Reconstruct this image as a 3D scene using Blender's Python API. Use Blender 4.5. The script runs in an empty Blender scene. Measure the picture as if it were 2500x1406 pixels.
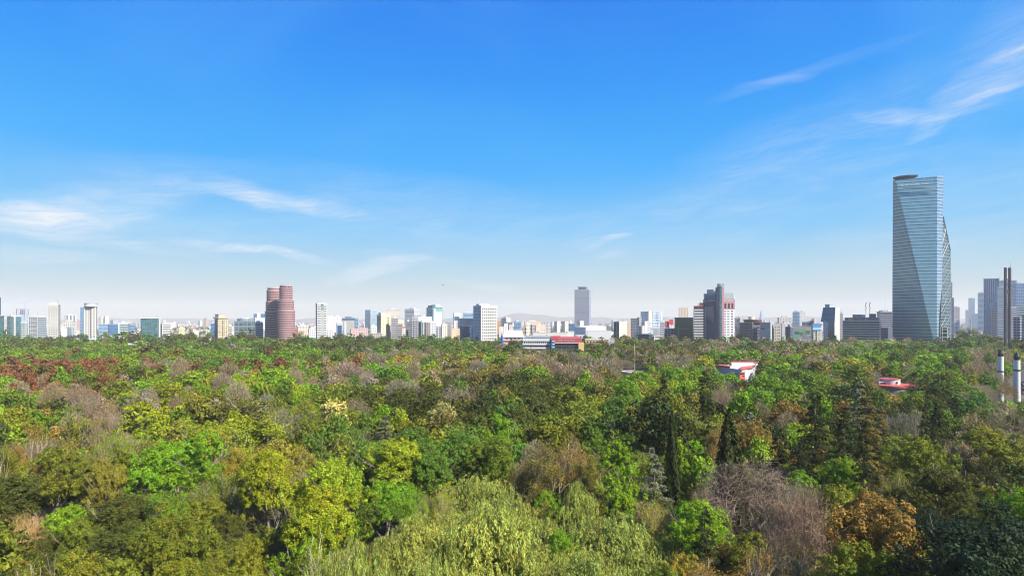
import bpy, math, random
import numpy as np
from mathutils import Vector, Matrix

R_ = math.radians
scene = bpy.context.scene
COL = scene.collection

# ---------------------------------------------------------------- camera
F, CX, HY, CH = 1410.0, 1250.0, 780.0, 48.0      # focal length and horizon of the 2500 px wide photograph; eye height in metres
cam_data = bpy.data.cameras.new("camera")
cam_data.sensor_width = 36.0
cam_data.lens = 36.0 * F / 2500.0
cam_data.shift_y = (HY - 703.0) / 2500.0
cam_data.clip_start = 0.5
cam_data.clip_end = 30000
cam = bpy.data.objects.new("camera", cam_data)
cam.location = (0, 0, CH)
cam.rotation_euler = (R_(90), 0, 0)
COL.objects.link(cam)
scene.camera = cam

scene.view_settings.view_transform = 'Standard'
scene.view_settings.look = 'None'
scene.view_settings.gamma = 1
scene.view_settings.use_curve_mapping = False
scene.view_settings.exposure = 1.1
scene.render.engine = 'CYCLES'
scene.cycles.max_bounces = 5
scene.cycles.diffuse_bounces = 3
scene.cycles.glossy_bounces = 2
scene.cycles.transmission_bounces = 3
scene.cycles.volume_bounces = 1
scene.cycles.use_denoising = True
scene.cycles.filter_width = 1.05

# ---------------------------------------------------------------- node helper
class NT:
    def __init__(s, tree):
        s.t = tree
        tree.nodes.clear()
    def n(s, typ, **kw):
        nd = s.t.nodes.new(typ)
        for k, v in kw.items():
            setattr(nd, k, v)
        return nd
    def put(s, sock, v):
        if v is None:
            return
        if isinstance(v, bpy.types.NodeSocket):
            s.t.links.new(v, sock)
        else:
            if hasattr(sock.default_value, '__len__') and not hasattr(v, '__len__'):
                v = (v,) * len(sock.default_value)
            if hasattr(sock.default_value, '__len__') and len(sock.default_value) == 4 and len(v) == 3:
                v = tuple(v) + (1,)
            sock.default_value = v
    def m(s, op, a, b=None, c=None, clamp=False):
        nd = s.n('ShaderNodeMath', operation=op, use_clamp=clamp)
        s.put(nd.inputs[0], a); s.put(nd.inputs[1], b)
        if c is not None: s.put(nd.inputs[2], c)
        return nd.outputs[0]
    def mix(s, f, a, b, mode='MIX'):
        nd = s.n('ShaderNodeMix', data_type='RGBA', blend_type=mode)
        s.put(nd.inputs[0], f); s.put(nd.inputs[6], a); s.put(nd.inputs[7], b)
        return nd.outputs[2]
    def step(s, v, lo, hi):
        nd = s.n('ShaderNodeMapRange', interpolation_type='SMOOTHSTEP')
        s.put(nd.inputs[0], v); s.put(nd.inputs[1], lo); s.put(nd.inputs[2], hi)
        return nd.outputs[0]
    def ramp(s, v, stops, interp='LINEAR'):
        nd = s.n('ShaderNodeValToRGB')
        cr = nd.color_ramp
        cr.interpolation = interp
        while len(cr.elements) < len(stops):
            cr.elements.new(0.5)
        for e, (p, c) in zip(cr.elements, stops):
            e.position = p
            e.color = tuple(c) + (1,)
        s.put(nd.inputs[0], v)
        return nd.outputs[0]
    def noise(s, vec, scale, detail=3, rough=.5, dist=0.0):
        nd = s.n('ShaderNodeTexNoise')
        s.put(nd.inputs['Vector'], vec)
        nd.inputs['Scale'].default_value = scale
        nd.inputs['Detail'].default_value = detail
        nd.inputs['Roughness'].default_value = rough
        nd.inputs['Distortion'].default_value = dist
        return nd.outputs[0]

def lin(r, g, b):                                  # 8 bit display colour to linear
    f = lambda c: (c / 255 / 12.92) if c <= 10 else ((c / 255 + .055) / 1.055) ** 2.4
    return (f(r), f(g), f(b))

# ---------------------------------------------------------------- sky and sun
SUN_AZ = math.atan2(0.80, -0.60)                   # clockwise from +Y; the sun stands behind the camera and to its side
SUN_EL = R_(42)
world = bpy.data.worlds.new("World")
scene.world = world
world.use_nodes = True
w = NT(world.node_tree)
sky = w.n('ShaderNodeTexSky', sky_type='NISHITA', sun_disc=False)
sky.sun_elevation = SUN_EL
sky.sun_rotation = SUN_AZ
sky.altitude = 2200
sky.air_density = 1.0
sky.dust_density = 0.6
sky.ozone_density = 2.0
tc = w.n('ShaderNodeTexCoord')
sep = w.n('ShaderNodeSeparateXYZ')
w.put(sep.inputs[0], tc.outputs['Generated'])
X, Y, Zc = sep.outputs
az = w.m('ARCTAN2', X, Y)
hl = w.m('SQRT', w.m('ADD', w.m('MULTIPLY', X, X), w.m('MULTIPLY', Y, Y)))
el = w.m('ARCTAN2', Zc, hl)
# graded sky: the photograph's processing makes the blue deeper with height and nearly white at the horizon
elp = w.m('DIVIDE', el, 0.62, clamp=True)
grade = w.ramp(elp, SKYSTOPS if 'SKYSTOPS' in globals() else [
    (0.0, lin(200, 199, 190)), (0.06, lin(196, 206, 206)), (0.13, lin(174, 209, 226)), (0.24, lin(116, 196, 247)),
    (0.40, lin(46, 174, 254)), (0.62, lin(14, 150, 250)), (0.85, lin(4, 126, 241)), (1.0, lin(3, 114, 233))])
# slow unevenness of the blue
cmb = w.n('ShaderNodeCombineXYZ')
w.put(cmb.inputs[0], az); w.put(cmb.inputs[1], w.m('MULTIPLY', el, 2.2)); w.put(cmb.inputs[2], 3.1)
broad = w.noise(cmb.outputs[0], 2.2, 3, .5, .6)
veil = w.m('MULTIPLY', w.step(broad, .42, .75), 0.16)
# cirrus wisps: (azimuth, elevation, half length, half height, slope, strength)
def pz(px): return math.atan((px - CX) / F)
def pe(px, py): return math.atan((HY - py) / F * math.cos(pz(px)))
CLOUDS = [
    (60, 528, 240, 28, -.02, .85), (140, 515, 300, 46, .02, .25), (230, 500, 420, 60, .22, .34), (150, 570, 480, 26, -.06, .34), (320, 590, 70, 12, -.05, .55),
    (600, 470, 90, 34, -.3, .60), (700, 492, 260, 26, -.12, .42), (610, 610, 230, 16, -.12, .70), (400, 430, 330, 60, .1, .16),
    (930, 655, 150, 28, .22, .50), (1000, 632, 120, 18, -.1, .28), (1190, 695, 130, 16, -.05, .32), (1500, 578, 34, 10, .12, .42), (1460, 600, 36, 12, .3, .22),
    (1500, 625, 50, 14, 0, .25), (1960, 180, 300, 20, .12, .13), (1900, 198, 110, 14, -.05, .16), (2345, 240, 175, 50, .50, .74),
    (2215, 272, 120, 22, -.12, .58), (2455, 180, 130, 62, .45, .58), (2470, 60, 160, 120, .3, .14),
    (60, 620, 260, 24, 0, .24), (500, 555, 600, 60, .03, .14), (1900, 430, 640, 150, .25, .20), (1050, 520, 560, 100, -.1, .17), (2300, 520, 400, 160, .2, .16),
]
warp = w.n('ShaderNodeTexNoise')
w.put(warp.inputs['Vector'], cmb.outputs[0]); warp.inputs['Scale'].default_value = 7; warp.inputs['Detail'].default_value = 4
wsep = w.n('ShaderNodeSeparateColor'); w.put(wsep.inputs[0], warp.outputs['Color'])
azw = w.m('ADD', az, w.m('MULTIPLY', w.m('SUBTRACT', wsep.outputs[0], .5), .09))
elw = w.m('ADD', el, w.m('MULTIPLY', w.m('SUBTRACT', wsep.outputs[1], .5), .035))
cloud = None
for i, (px, py, hw, hh, sl, st) in enumerate(CLOUDS):
    a0, e0 = pz(px), pe(px, py)
    k = math.cos(a0) ** 2
    da = w.m('DIVIDE', w.m('SUBTRACT', azw, a0), hw / F * k)
    de0 = w.m('SUBTRACT', elw, e0)
    de = w.m('DIVIDE', w.m('SUBTRACT', de0, w.m('MULTIPLY', w.m('SUBTRACT', azw, a0), sl / math.sqrt(k))), hh / F * math.sqrt(k))
    r2 = w.m('ADD', w.m('MULTIPLY', da, da), w.m('MULTIPLY', de, de))
    g = w.m('MULTIPLY', w.m('POWER', w.m('SUBTRACT', 1.0, r2, clamp=True), 1.1), min(1, st * 1.35))
    cloud = g if cloud is None else w.m('ADD', cloud, w.m('MULTIPLY', g, w.m('SUBTRACT', 1.0, cloud)))
c2 = w.n('ShaderNodeCombineXYZ')
w.put(c2.inputs[0], w.m('SUBTRACT', w.m('MULTIPLY', azw, 1.0), w.m('MULTIPLY', elw, 1.2))); w.put(c2.inputs[1], w.m('MULTIPLY', elw, 4.5))
wisp = w.noise(c2.outputs[0], 5.5, 9, .62, .7)
wispm = w.m('ADD', w.m('MULTIPLY', w.step(wisp, .28, .72), .75), .25)
c3 = w.n('ShaderNodeCombineXYZ')
w.put(c3.inputs[0], w.m('MULTIPLY', w.m('ADD', azw, w.m('MULTIPLY', elw, -.6)), 7.0)); w.put(c3.inputs[1], w.m('MULTIPLY', w.m('SUBTRACT', elw, w.m('MULTIPLY', azw, .12)), 60.0))
fib = w.noise(c3.outputs[0], 1.6, 8, .68, .9)
cloud = w.m('MULTIPLY', w.m('MULTIPLY', cloud, wispm), w.m('ADD', .45, w.m('MULTIPLY', w.step(fib, .30, .70), .75)), clamp=True)
col = w.mix(cloud, w.mix(veil, grade, lin(120, 205, 255)), lin(240, 244, 250))
# half of the light is the physical sky, half its graded colour, so that the air keeps its directional brightness
skys = w.mix(1.0, sky.outputs[0], (.10, .10, .10), 'MULTIPLY')
final = w.mix(0.97, skys, col)
bg = w.n('ShaderNodeBackground')
w.put(bg.inputs[0], final); bg.inputs[1].default_value = 0.467
ow = w.n('ShaderNodeOutputWorld')
w.put(ow.inputs[0], bg.outputs[0])

sd = bpy.data.lights.new("sun", 'SUN')
sd.energy = 5.0
sd.angle = R_(0.5)
sd.color = (1.0, 0.95, 0.86)
sun = bpy.data.objects.new("sun", sd)
sdir = Vector((math.sin(SUN_AZ) * math.cos(SUN_EL), math.cos(SUN_AZ) * math.cos(SUN_EL), math.sin(SUN_EL)))
sun.rotation_euler = sdir.to_track_quat('Z', 'Y').to_euler()
sun.location = sdir * 500
COL.objects.link(sun)

# ---------------------------------------------------------------- projection helpers: where a bearing of the photograph meets a distance
def WX(px, d): return (px - CX) / F * d
def WZ(py, d): return CH + (HY - py) / F * d

# ---------------------------------------------------------------- scene bookkeeping
def tag(o, label=None, cat=None, group=None, kind=None):
    if label: o['label'] = label
    if cat: o['category'] = cat
    if group: o['group'] = group
    if kind: o['kind'] = kind
    return o
def empty(name, loc=(0, 0, 0), rz=0, label=None, cat=None, group=None):
    o = bpy.data.objects.new(name, None)
    COL.objects.link(o)
    o.location = loc
    o.rotation_euler = (0, 0, rz)
    o.empty_display_size = 1
    return tag(o, label, cat, group)
def put(name, mesh, parent=None, loc=None, rz=None, scale=None, color=None):
    o = bpy.data.objects.new(name, mesh)
    COL.objects.link(o)
    if parent: o.parent = parent
    if loc is not None: o.location = loc
    if rz is not None: o.rotation_euler = (0, 0, rz)
    if scale is not None: o.scale = scale
    if color is not None: o.color = tuple(color) + (1,)
    return o

# ---------------------------------------------------------------- materials
_mats = {}
ALB = 0.67                                         # scales every wall and paint colour down to suit the exposure
def plain(color, rough=.7, metal=0.0, var=.12, scale=.25):
    color = tuple(x * ALB for x in color)
    key = ('p', tuple(color), rough, metal, var)
    if key in _mats: return _mats[key]
    m = bpy.data.materials.new("surface"); m.use_nodes = True
    t = NT(m.node_tree)
    g = t.n('ShaderNodeNewGeometry')
    nz = t.noise(g.outputs['Position'], scale, 4, .6)
    f = t.m('ADD', 1 - var, t.m('MULTIPLY', nz, var * 2))
    c = t.mix(1.0, tuple(color) + (1,), f, 'MULTIPLY')
    b = t.n('ShaderNodeBsdfPrincipled')
    t.put(b.inputs['Base Color'], c); b.inputs['Roughness'].default_value = rough; b.inputs['Metallic'].default_value = metal
    o = t.n('ShaderNodeOutputMaterial'); t.put(o.inputs[0], b.outputs[0])
    _mats[key] = m
    return m
def facade(wall, glass, fh=3.3, bw=3.0, fx=.6, fz=.5, metal=.3, rough=.12, jitter=.8):
    """Wall with rows of windows laid out in the wall's own metres (UV); fx, fz = window share of bay and floor."""
    wall = tuple(x * ALB for x in wall); glass = tuple(x * ALB for x in glass)
    key = ('f', tuple(wall), tuple(glass), fh, bw, fx, fz, metal, rough, jitter)
    if key in _mats: return _mats[key]
    m = bpy.data.materials.new("facade"); m.use_nodes = True
    t = NT(m.node_tree)
    uv = t.n('ShaderNodeUVMap')
    s = t.n('ShaderNodeSeparateXYZ'); t.put(s.inputs[0], uv.outputs[0])
    u = t.m('DIVIDE', s.outputs[0], bw); v = t.m('DIVIDE', s.outputs[1], fh)
    cu, cv = t.m('FRACT', u), t.m('FRACT', v)
    wx = t.m('MULTIPLY', t.m('GREATER_THAN', cu, (1 - fx) / 2), t.m('LESS_THAN', cu, (1 + fx) / 2)) if fx < 1 else 1.0
    wz = t.m('MULTIPLY', t.m('GREATER_THAN', cv, .28 * (1 - fz)), t.m('LESS_THAN', cv, .28 * (1 - fz) + fz))
    win = t.m('MULTIPLY', wx, wz)
    cc = t.n('ShaderNodeCombineXYZ'); t.put(cc.inputs[0], t.m('FLOOR', u)); t.put(cc.inputs[1], t.m('FLOOR', v))
    wn = t.n('ShaderNodeTexWhiteNoise', noise_dimensions='2D'); t.put(wn.inputs['Vector'], cc.outputs[0])
    rr = t.m('ADD', 1 - jitter / 2, t.m('MULTIPLY', wn.outputs[0], jitter))
    gl = t.mix(1.0, tuple(glass) + (1,), rr, 'MULTIPLY')
    g = t.n('ShaderNodeNewGeometry')
    nz = t.noise(g.outputs['Position'], .12, 5, .65)
    wl = t.mix(1.0, tuple(wall) + (1,), t.m('ADD', .84, t.m('MULTIPLY', nz, .32)), 'MULTIPLY')
    b = t.n('ShaderNodeBsdfPrincipled')
    t.put(b.inputs['Base Color'], t.mix(win, wl, gl))
    t.put(b.inputs['Roughness'], t.m('SUBTRACT', .75, t.m('MULTIPLY', win, .75 - rough)))
    t.put(b.inputs['Metallic'], t.m('MULTIPLY', win, metal))
    o = t.n('ShaderNodeOutputMaterial'); t.put(o.inputs[0], b.outputs[0])
    _mats[key] = m
    return m

# ---------------------------------------------------------------- mesh building
class MB:
    """Collects boxes, prisms and tubes into ONE mesh, with UVs in metres along each wall."""
    def __init__(s): s.v = []; s.f = []; s.uv = []
    def quad(s, a, b, c, d, uv=None):
        i = len(s.v); s.v += [a, b, c, d]; s.f.append((i, i + 1, i + 2, i + 3)); s.uv += list(uv or [(0, 0)] * 4); return s
    def poly(s, pts, uv=None):
        i = len(s.v); s.v += list(pts); s.f.append(tuple(range(i, i + len(pts)))); s.uv += list(uv or [(0, 0)] * len(pts)); return s
    def prism(s, base, z0, z1, cap=True, offs=0.0):
        """base: footprint counter-clockwise seen from above"""
        n = len(base); acc = offs
        for i in range(n):
            (x0, y0), (x1, y1) = base[i], base[(i + 1) % n]
            L = math.hypot(x1 - x0, y1 - y0)
            s.quad((x0, y0, z0), (x1, y1, z0), (x1, y1, z1), (x0, y0, z1), [(acc, z0), (acc + L, z0), (acc + L, z1), (acc, z1)])
            acc += L
        if cap:
            s.poly([(x, y, z1) for x, y in base])
            s.poly([(x, y, z0) for x, y in reversed(base)])
        return s
    def box(s, c, size, rz=0):
        ca, sa = math.cos(rz), math.sin(rz)
        hx, hy, hz = size[0] / 2, size[1] / 2, size[2] / 2
        base = [(c[0] + x * ca - y * sa, c[1] + x * sa + y * ca) for x, y in ((-hx, -hy), (hx, -hy), (hx, hy), (-hx, hy))]
        return s.prism(base, c[2] - hz, c[2] + hz)
    def tube(s, p, q, r0, r1=None, n=6):
        r1 = r0 if r1 is None else r1
        p, q = Vector(p), Vector(q)
        d = (q - p)
        if d.length < 1e-6: return s
        d.normalize()
        a = d.orthogonal().normalized(); b = d.cross(a)
        A = [p + (a * math.cos(k * 2 * math.pi / n) + b * math.sin(k * 2 * math.pi / n)) * r0 for k in range(n)]
        B = [q + (a * math.cos(k * 2 * math.pi / n) + b * math.sin(k * 2 * math.pi / n)) * r1 for k in range(n)]
        for k in range(n):
            j = (k + 1) % n
            s.quad(tuple(A[k]), tuple(A[j]), tuple(B[j]), tuple(B[k]))
        if n > 3:
            s.poly([tuple(x) for x in reversed(A)]); s.poly([tuple(x) for x in B])
        return s
    def cyl(s, c, r, z0, z1, n=32, rx=None):
        rx = rx or r
        return s.prism([(c[0] + rx * math.cos(k * 2 * math.pi / n), c[1] + r * math.sin(k * 2 * math.pi / n)) for k in range(n)], z0, z1)
    def mesh(s, mat, name="mesh"):
        me = bpy.data.meshes.new(name)
        me.from_pydata([tuple(x) for x in s.v], [], s.f)
        ul = me.uv_layers.new(name="UVMap")
        ul.data.foreach_set('uv', np.array(s.uv, dtype=np.float32).ravel())
        me.materials.append(mat)
        return me
    def build(s, name, mat, parent=None):
        return put(name, s.mesh(mat, name), parent)
_unit = {}
def unit_box(mat):
    if mat.name not in _unit:
        _unit[mat.name] = MB().box((0, 0, 0), (1, 1, 1)).mesh(mat, "box")
    return _unit[mat.name]
def text_mesh(s, mat, width, depth=.15, size=1.0):
    """Lettering as a solid mesh of the given width, standing upright facing -Y, origin at its lower left corner"""
    cu = bpy.data.curves.new("lettering", 'FONT')
    cu.body = s; cu.size = size; cu.extrude = depth
    to = bpy.data.objects.new("lettering_source", cu)
    COL.objects.link(to)
    bpy.context.view_layer.update()
    me = bpy.data.meshes.new_from_object(to)
    bpy.data.objects.remove(to)
    co = np.empty(len(me.vertices) * 3, dtype=np.float32); me.vertices.foreach_get('co', co); co = co.reshape(-1, 3)
    co[:, 0] -= co[:, 0].min(); co[:, 1] -= co[:, 1].min()
    k = width / co[:, 0].max()
    out = np.stack([co[:, 0] * k, -co[:, 2], co[:, 1] * k], 1)
    me.vertices.foreach_set('co', out.ravel())
    me.materials.clear(); me.materials.append(mat)
    me.update()
    return me
# ---------------------------------------------------------------- leaves, bark and tree meshes
def leaf_material():
    m = bpy.data.materials.new("leaves"); m.use_nodes = True
    t = NT(m.node_tree)
    at = t.n('ShaderNodeAttribute', attribute_name='tint')
    oi = t.n('ShaderNodeObjectInfo')
    c = t.mix(1.0, at.outputs['Color'], oi.outputs['Color'], 'MULTIPLY')
    b = t.n('ShaderNodeBsdfPrincipled')
    t.put(b.inputs['Base Color'], c)
    b.inputs['Roughness'].default_value = .55
    b.inputs['Specular IOR Level'].default_value = .10
    tr = t.n('ShaderNodeBsdfTranslucent')
    t.put(tr.inputs[0], t.mix(1.0, c, (1.0, 1.0, .55, 1), 'MULTIPLY'))
    mx = t.n('ShaderNodeMixShader'); mx.inputs[0].default_value = .28
    t.put(mx.inputs[1], b.outputs[0]); t.put(mx.inputs[2], tr.outputs[0])
    o = t.n('ShaderNodeOutputMaterial'); t.put(o.inputs[0], mx.outputs[0])
    return m
LEAF = leaf_material()
def bark_material():
    m = bpy.data.materials.new("bark"); m.use_nodes = True
    t = NT(m.node_tree)
    oi = t.n('ShaderNodeObjectInfo')
    tc = t.n('ShaderNodeTexCoord')
    nz = t.noise(tc.outputs['Object'], 2.5, 5, .7)
    c = t.mix(1.0, oi.outputs['Color'], t.m('ADD', .6, t.m('MULTIPLY', nz, .8)), 'MULTIPLY')
    b = t.n('ShaderNodeBsdfPrincipled'); t.put(b.inputs['Base Color'], c); b.inputs['Roughness'].default_value = .9
    o = t.n('ShaderNodeOutputMaterial'); t.put(o.inputs[0], b.outputs[0])
    return m
BARK = bark_material()

def quads_mesh(name, V, tint, mat):
    """V: (n,4,3) leaf corners, tint: (n,3)"""
    n = len(V)
    me = bpy.data.meshes.new(name)
    me.vertices.add(n * 4); me.loops.add(n * 4); me.polygons.add(n)
    me.vertices.foreach_set('co', V.astype(np.float32).ravel())
    me.loops.foreach_set('vertex_index', np.arange(n * 4, dtype=np.int32))
    me.polygons.foreach_set('loop_start', np.arange(0, n * 4, 4, dtype=np.int32))
    me.polygons.foreach_set('loop_total', np.full(n, 4, dtype=np.int32))
    me.update(calc_edges=True)
    a = me.color_attributes.new(name='tint', type='FLOAT_COLOR', domain='CORNER')
    c4 = np.ones((n, 4, 4), dtype=np.float32); c4[:, :, :3] = tint[:, None, :]
    a.data.foreach_set('color', c4.ravel())
    me.materials.append(mat)
    return me

def unit(v): return v / (np.linalg.norm(v, axis=-1, keepdims=True) + 1e-9)
def leaves(P, N, size, rng, aspect=.62, along=None):
    """diamond leaves at P facing N; along = preferred long direction"""
    n = len(P)
    a = rng.normal(size=(n, 3)) if along is None else along + rng.normal(size=(n, 3)) * .25
    a = unit(a - (a * N).sum(1, keepdims=True) * N)
    b = np.cross(N, a)
    s = size * rng.uniform(.65, 1.35, (n, 1))
    a = a * s; b = b * s * aspect
    V = np.stack([P - a * .5, P - b * .5 + a * .05, P + a * .5, P + b * .5 + a * .05], 1)
    return V
def sph(n, rng, zmin=-1.0):
    z = rng.uniform(zmin, 1, n); p = rng.uniform(0, 2 * math.pi, n); r = np.sqrt(1 - z * z)
    return np.stack([r * np.cos(p), r * np.sin(p), z], 1)
def shade(n, rng, amt=.25, hue=.10):
    v = rng.uniform(1 - amt, 1 + amt, (n, 1)); h = rng.normal(0, hue, (n, 1))
    return np.clip(np.concatenate([v * (1 + h), v, v * (1 - h)], 1), .05, 3)

# every crown is built for a tree of radius ~6 and height ~18 standing at the origin, and scaled per tree
def lobes_round(rng, R=6.0, H=18.0, nl=16, zb=.36, flat=1.0):
    L = []
    for i in range(nl):
        d = sph(1, rng, -.45)[0]
        rr = rng.uniform(.45, .80)
        r = rng.uniform(.26, .44) * R
        zc = H * (1 + zb) / 2; zh = H * (1 - zb) / 2
        L.append((d[0] * R * rr, d[1] * R * rr, zc + d[2] * zh * rr * flat, r))
    L.append((0, 0, H - R * .42, R * .42))
    for i in range(4):
        d = sph(1, rng, -.2)[0]; L.append((d[0] * R * .25, d[1] * R * .25, H * .66 + d[2] * H * .1, R * .5))
    return L
def crown_from_lobes(L, rng, count, size, lobe_amt=.18, leaf_amt=.30, up=.35, sub=5, zmin=-.55, fluff=.22):
    A = np.array([l[3] ** 2 for l in L]); cnt = np.maximum(8, (count * A / A.sum()).astype(int))
    VV, TT = [], []
    for (x, y, z, r), n in zip(L, cnt):
        lt = shade(1, rng, lobe_amt, .06)
        # each lobe is a cluster of small tufts, so that the edge is uneven and gaps show
        k = max(4, int(sub * (r / 2.0) ** 2 * 3.6))
        td = sph(k, rng, zmin); tr = rng.uniform(.13, .27, k) * r
        ts = shade(k, rng, .16, .04)
        idx = rng.integers(0, k, n)
        d = sph(n, rng, -.6)
        P = td[idx] * r * .86 + d * tr[idx][:, None] * rng.uniform(.55, 1.15, (n, 1)) + rng.normal(0, fluff * .3, (n, 3))
        N = unit(d * .8 + unit(P) * .5 + np.array([0, 0, up]) + rng.normal(0, .45, (n, 3)))
        V = leaves(P + np.array([x, y, z]), N, size, rng)
        VV.append(V); TT.append(shade(n, rng, leaf_amt, .08) * lt * ts[idx])
    return np.concatenate(VV), np.concatenate(TT)

def skeleton(rng, H=18, spread=.5, levels=5, first=.22, trunk_r=.32, up=.25, nseg=(3, 5), twig=.02, stems=1, wig=.22):
    """list of (p, q, r0, r1, level)"""
    S = []; tips = []
    def grow(p, d, L, r, lv):
        n = 3 if lv < 3 else 2
        for i in range(n):
            d = Vector((d.x + rng.normal(0, wig * .5), d.y + rng.normal(0, wig * .5), d.z + rng.normal(0, wig * .35) + up * .12)).normalized()
            q = p + d * (L / n)
            r2 = max(twig, r * .86)
            S.append((p, q, r, r2, lv))
            p, r = q, r2
            if lv < levels and i < n - 1 and rng.random() < .75:
                side(p, d, L, r, lv)
        if lv < levels:
            for k in range(int(rng.integers(nseg[0] - 1, nseg[1]))):
                side(p, d, L, r, lv)
        else:
            tips.append((p, d))
    def side(p, d, L, r, lv):
        ang = rng.uniform(.45, 1.0) * spread * 1.6; ph = rng.uniform(0, 2 * math.pi)
        a = d.orthogonal().normalized(); b = d.cross(a)
        nd = (d * math.cos(ang) + (a * math.cos(ph) + b * math.sin(ph)) * math.sin(ang) + Vector((0, 0, up))).normalized()
        grow(p, nd, L * rng.uniform(.60, .80), max(twig, r * .62), lv + 1)
    for k in range(stems):
        a = rng.uniform(0, 6.28)
        d0 = Vector((math.cos(a) * .18 * (stems > 1), math.sin(a) * .18 * (stems > 1), 1)).normalized()
        grow(Vector((math.cos(a) * .6 * (stems > 1), math.sin(a) * .6 * (stems > 1), 0)), d0, H * (first + .1), trunk_r / math.sqrt(stems), 0)
    return S, tips
def tubes_np(S, rmul=1.0, rmin=0.0):
    """three-sided tubes as an (n*3,4,3) array"""
    P = np.array([s[0][:] for s in S]); Q = np.array([s[1][:] for s in S])
    r0 = np.maximum(rmin, np.array([s[2] for s in S]) * rmul); r1 = np.maximum(rmin, np.array([s[3] for s in S]) * rmul)
    d = unit(Q - P); ref = np.where(np.abs(d[:, 2:3]) > .9, np.array([[1., 0, 0]]), np.array([[0, 0, 1.]]))
    a = unit(np.cross(d, ref)); b = np.cross(d, a)
    out = []
    for k in range(3):
        t0, t1 = 2 * math.pi * k / 3, 2 * math.pi * (k + 1) / 3
        n0 = a * math.cos(t0) + b * math.sin(t0); n1 = a * math.cos(t1) + b * math.sin(t1)
        out.append(np.stack([P + n0 * r0[:, None], P + n1 * r0[:, None], Q + n1 * r1[:, None], Q + n0 * r1[:, None]], 1))
    return np.concatenate(out)
def scale_to(S, tips, R, H):
    pts = np.array([s[1][:] for s in S]); r = np.percentile(np.hypot(pts[:, 0], pts[:, 1]), 96); h = pts[:, 2].max()
    k = Vector((R / r, R / r, H / h))
    f = lambda v: Vector((v.x * k.x, v.y * k.y, v.z * k.z))
    return [(f(p), f(q), a, b, l) for p, q, a, b, l in S], [(f(p), d) for p, d in tips]

def trunk_mesh(rng, H=18.0, R=6.0, r=.38, limbs=7, top=.62, name="trunk"):
    mb = MB(); p = Vector((0, 0, -1.0)); rr = r
    n = 6; pts = []
    for i in range(n):
        q = Vector((p.x + rng.normal(0, .18), p.y + rng.normal(0, .18), -1 + (H * top + 1) * (i + 1) / n))
        mb.tube(p, q, rr, rr * .84, 7); p, rr = q, rr * .84; pts.append((q, rr))
    for k in range(limbs):
        q, rr = pts[int(rng.integers(2, n))]
        a = k * 2 * math.pi / limbs + rng.uniform(-.4, .4); L = R * rng.uniform(.5, .8)
        e = q + Vector((math.cos(a) * L * .5, math.sin(a) * L * .5, H * .12)); mb.tube(q, e, rr * .6, rr * .38, 5)
        g = e + Vector((math.cos(a + .2) * L * .5, math.sin(a + .2) * L * .5, H * .10)); mb.tube(e, g, rr * .38, .05, 5)
        for w_ in range(3):
            h = e.lerp(g, .2 + .3 * w_); aa = a + rng.uniform(-1.2, 1.2)
            mb.tube(h, h + Vector((math.cos(aa) * L * .45, math.sin(aa) * L * .45, H * rng.uniform(.06, .17))), rr * .22, .03, 4)
    return mb.mesh(BARK, name)

def make_broad(seed, fine):
    rng = np.random.default_rng(seed)
    L = lobes_round(rng, nl=int(rng.integers(13, 22)), zb=rng.uniform(.28, .42))
    V, T = crown_from_lobes(L, rng, *((26000, .25) if fine else (8000, .44)))
    return V, T, trunk_mesh(rng)
def make_upright(seed, fine):                       # taller, narrower, cauliflower-like
    rng = np.random.default_rng(seed)
    L = []
    for i in range(26):
        z = rng.uniform(.22, .97); wv = math.sin(min(1, (1 - z) * 2.2 + .25) * math.pi / 2)
        a = rng.uniform(0, 6.28); rr = rng.uniform(.2, .72) * wv * 6
        L.append((math.cos(a) * rr, math.sin(a) * rr, z * 18, rng.uniform(1.1, 2.0)))
    L.append((0, 0, 16.4, 1.7)); L.append((0, 0, 12, 2.8)); L.append((0, 0, 8, 2.8))
    V, T = crown_from_lobes(L, rng, *((24000, .25) if fine else (7500, .44)))
    return V, T, trunk_mesh(rng)
def make_dense(seed, fine):                         # low domed evergreen, many small domes
    rng = np.random.default_rng(seed)
    L = []
    for i in range(34):
        d = sph(1, rng, .0)[0]; r = rng.uniform(1.0, 2.0)
        L.append((d[0] * 4.9, d[1] * 4.9, 10.2 + d[2] * 6.3, r))
    for i in range(5): L.append((rng.uniform(-2, 2), rng.uniform(-2, 2), rng.uniform(9, 14), 3.0))
    V, T = crown_from_lobes(L, rng, *((26000, .22) if fine else (8000, .42)), lobe_amt=.14, up=.5, zmin=-.3)
    return V, T, trunk_mesh(rng)
def make_airy(seed, fine, leafn=None, size=None, stems=None):
    rng = np.random.default_rng(seed)
    st = stems or int(rng.integers(1, 4))
    S, tips = skeleton(rng, levels=5 if fine else 4, spread=.42, up=.3, twig=.025 if fine else .04, stems=st, nseg=(2, 4))
    S, tips = scale_to(S, tips, 5.4, 17.4)
    if len(S) > 5000: S = [s for s in S if s[4] < 5] + [s for s in S if s[4] >= 5][:5000]
    tr = tubes_np(S, 1.0, .02)
    tp = np.array([t[0][:] for t in tips]); tp = tp[tp[:, 2] > 5.5]
    n = leafn or (15000 if fine else 5200)
    idx = rng.integers(0, len(tp), n)
    P = tp[idx] + rng.normal(0, .42, (n, 3))
    N = unit(rng.normal(0, .6, (n, 3)) + np.array([0, 0, .6]) + unit(P - np.array([0, 0, 10.])) * .5)
    V = leaves(P, N, size or (.22 if fine else .38), rng)
    ts = shade(len(tp), rng, .2, .07)
    return V, shade(n, rng, .3, .1) * ts[idx], quads_mesh("trunk", tr, np.ones((len(tr), 3)), BARK)
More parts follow.
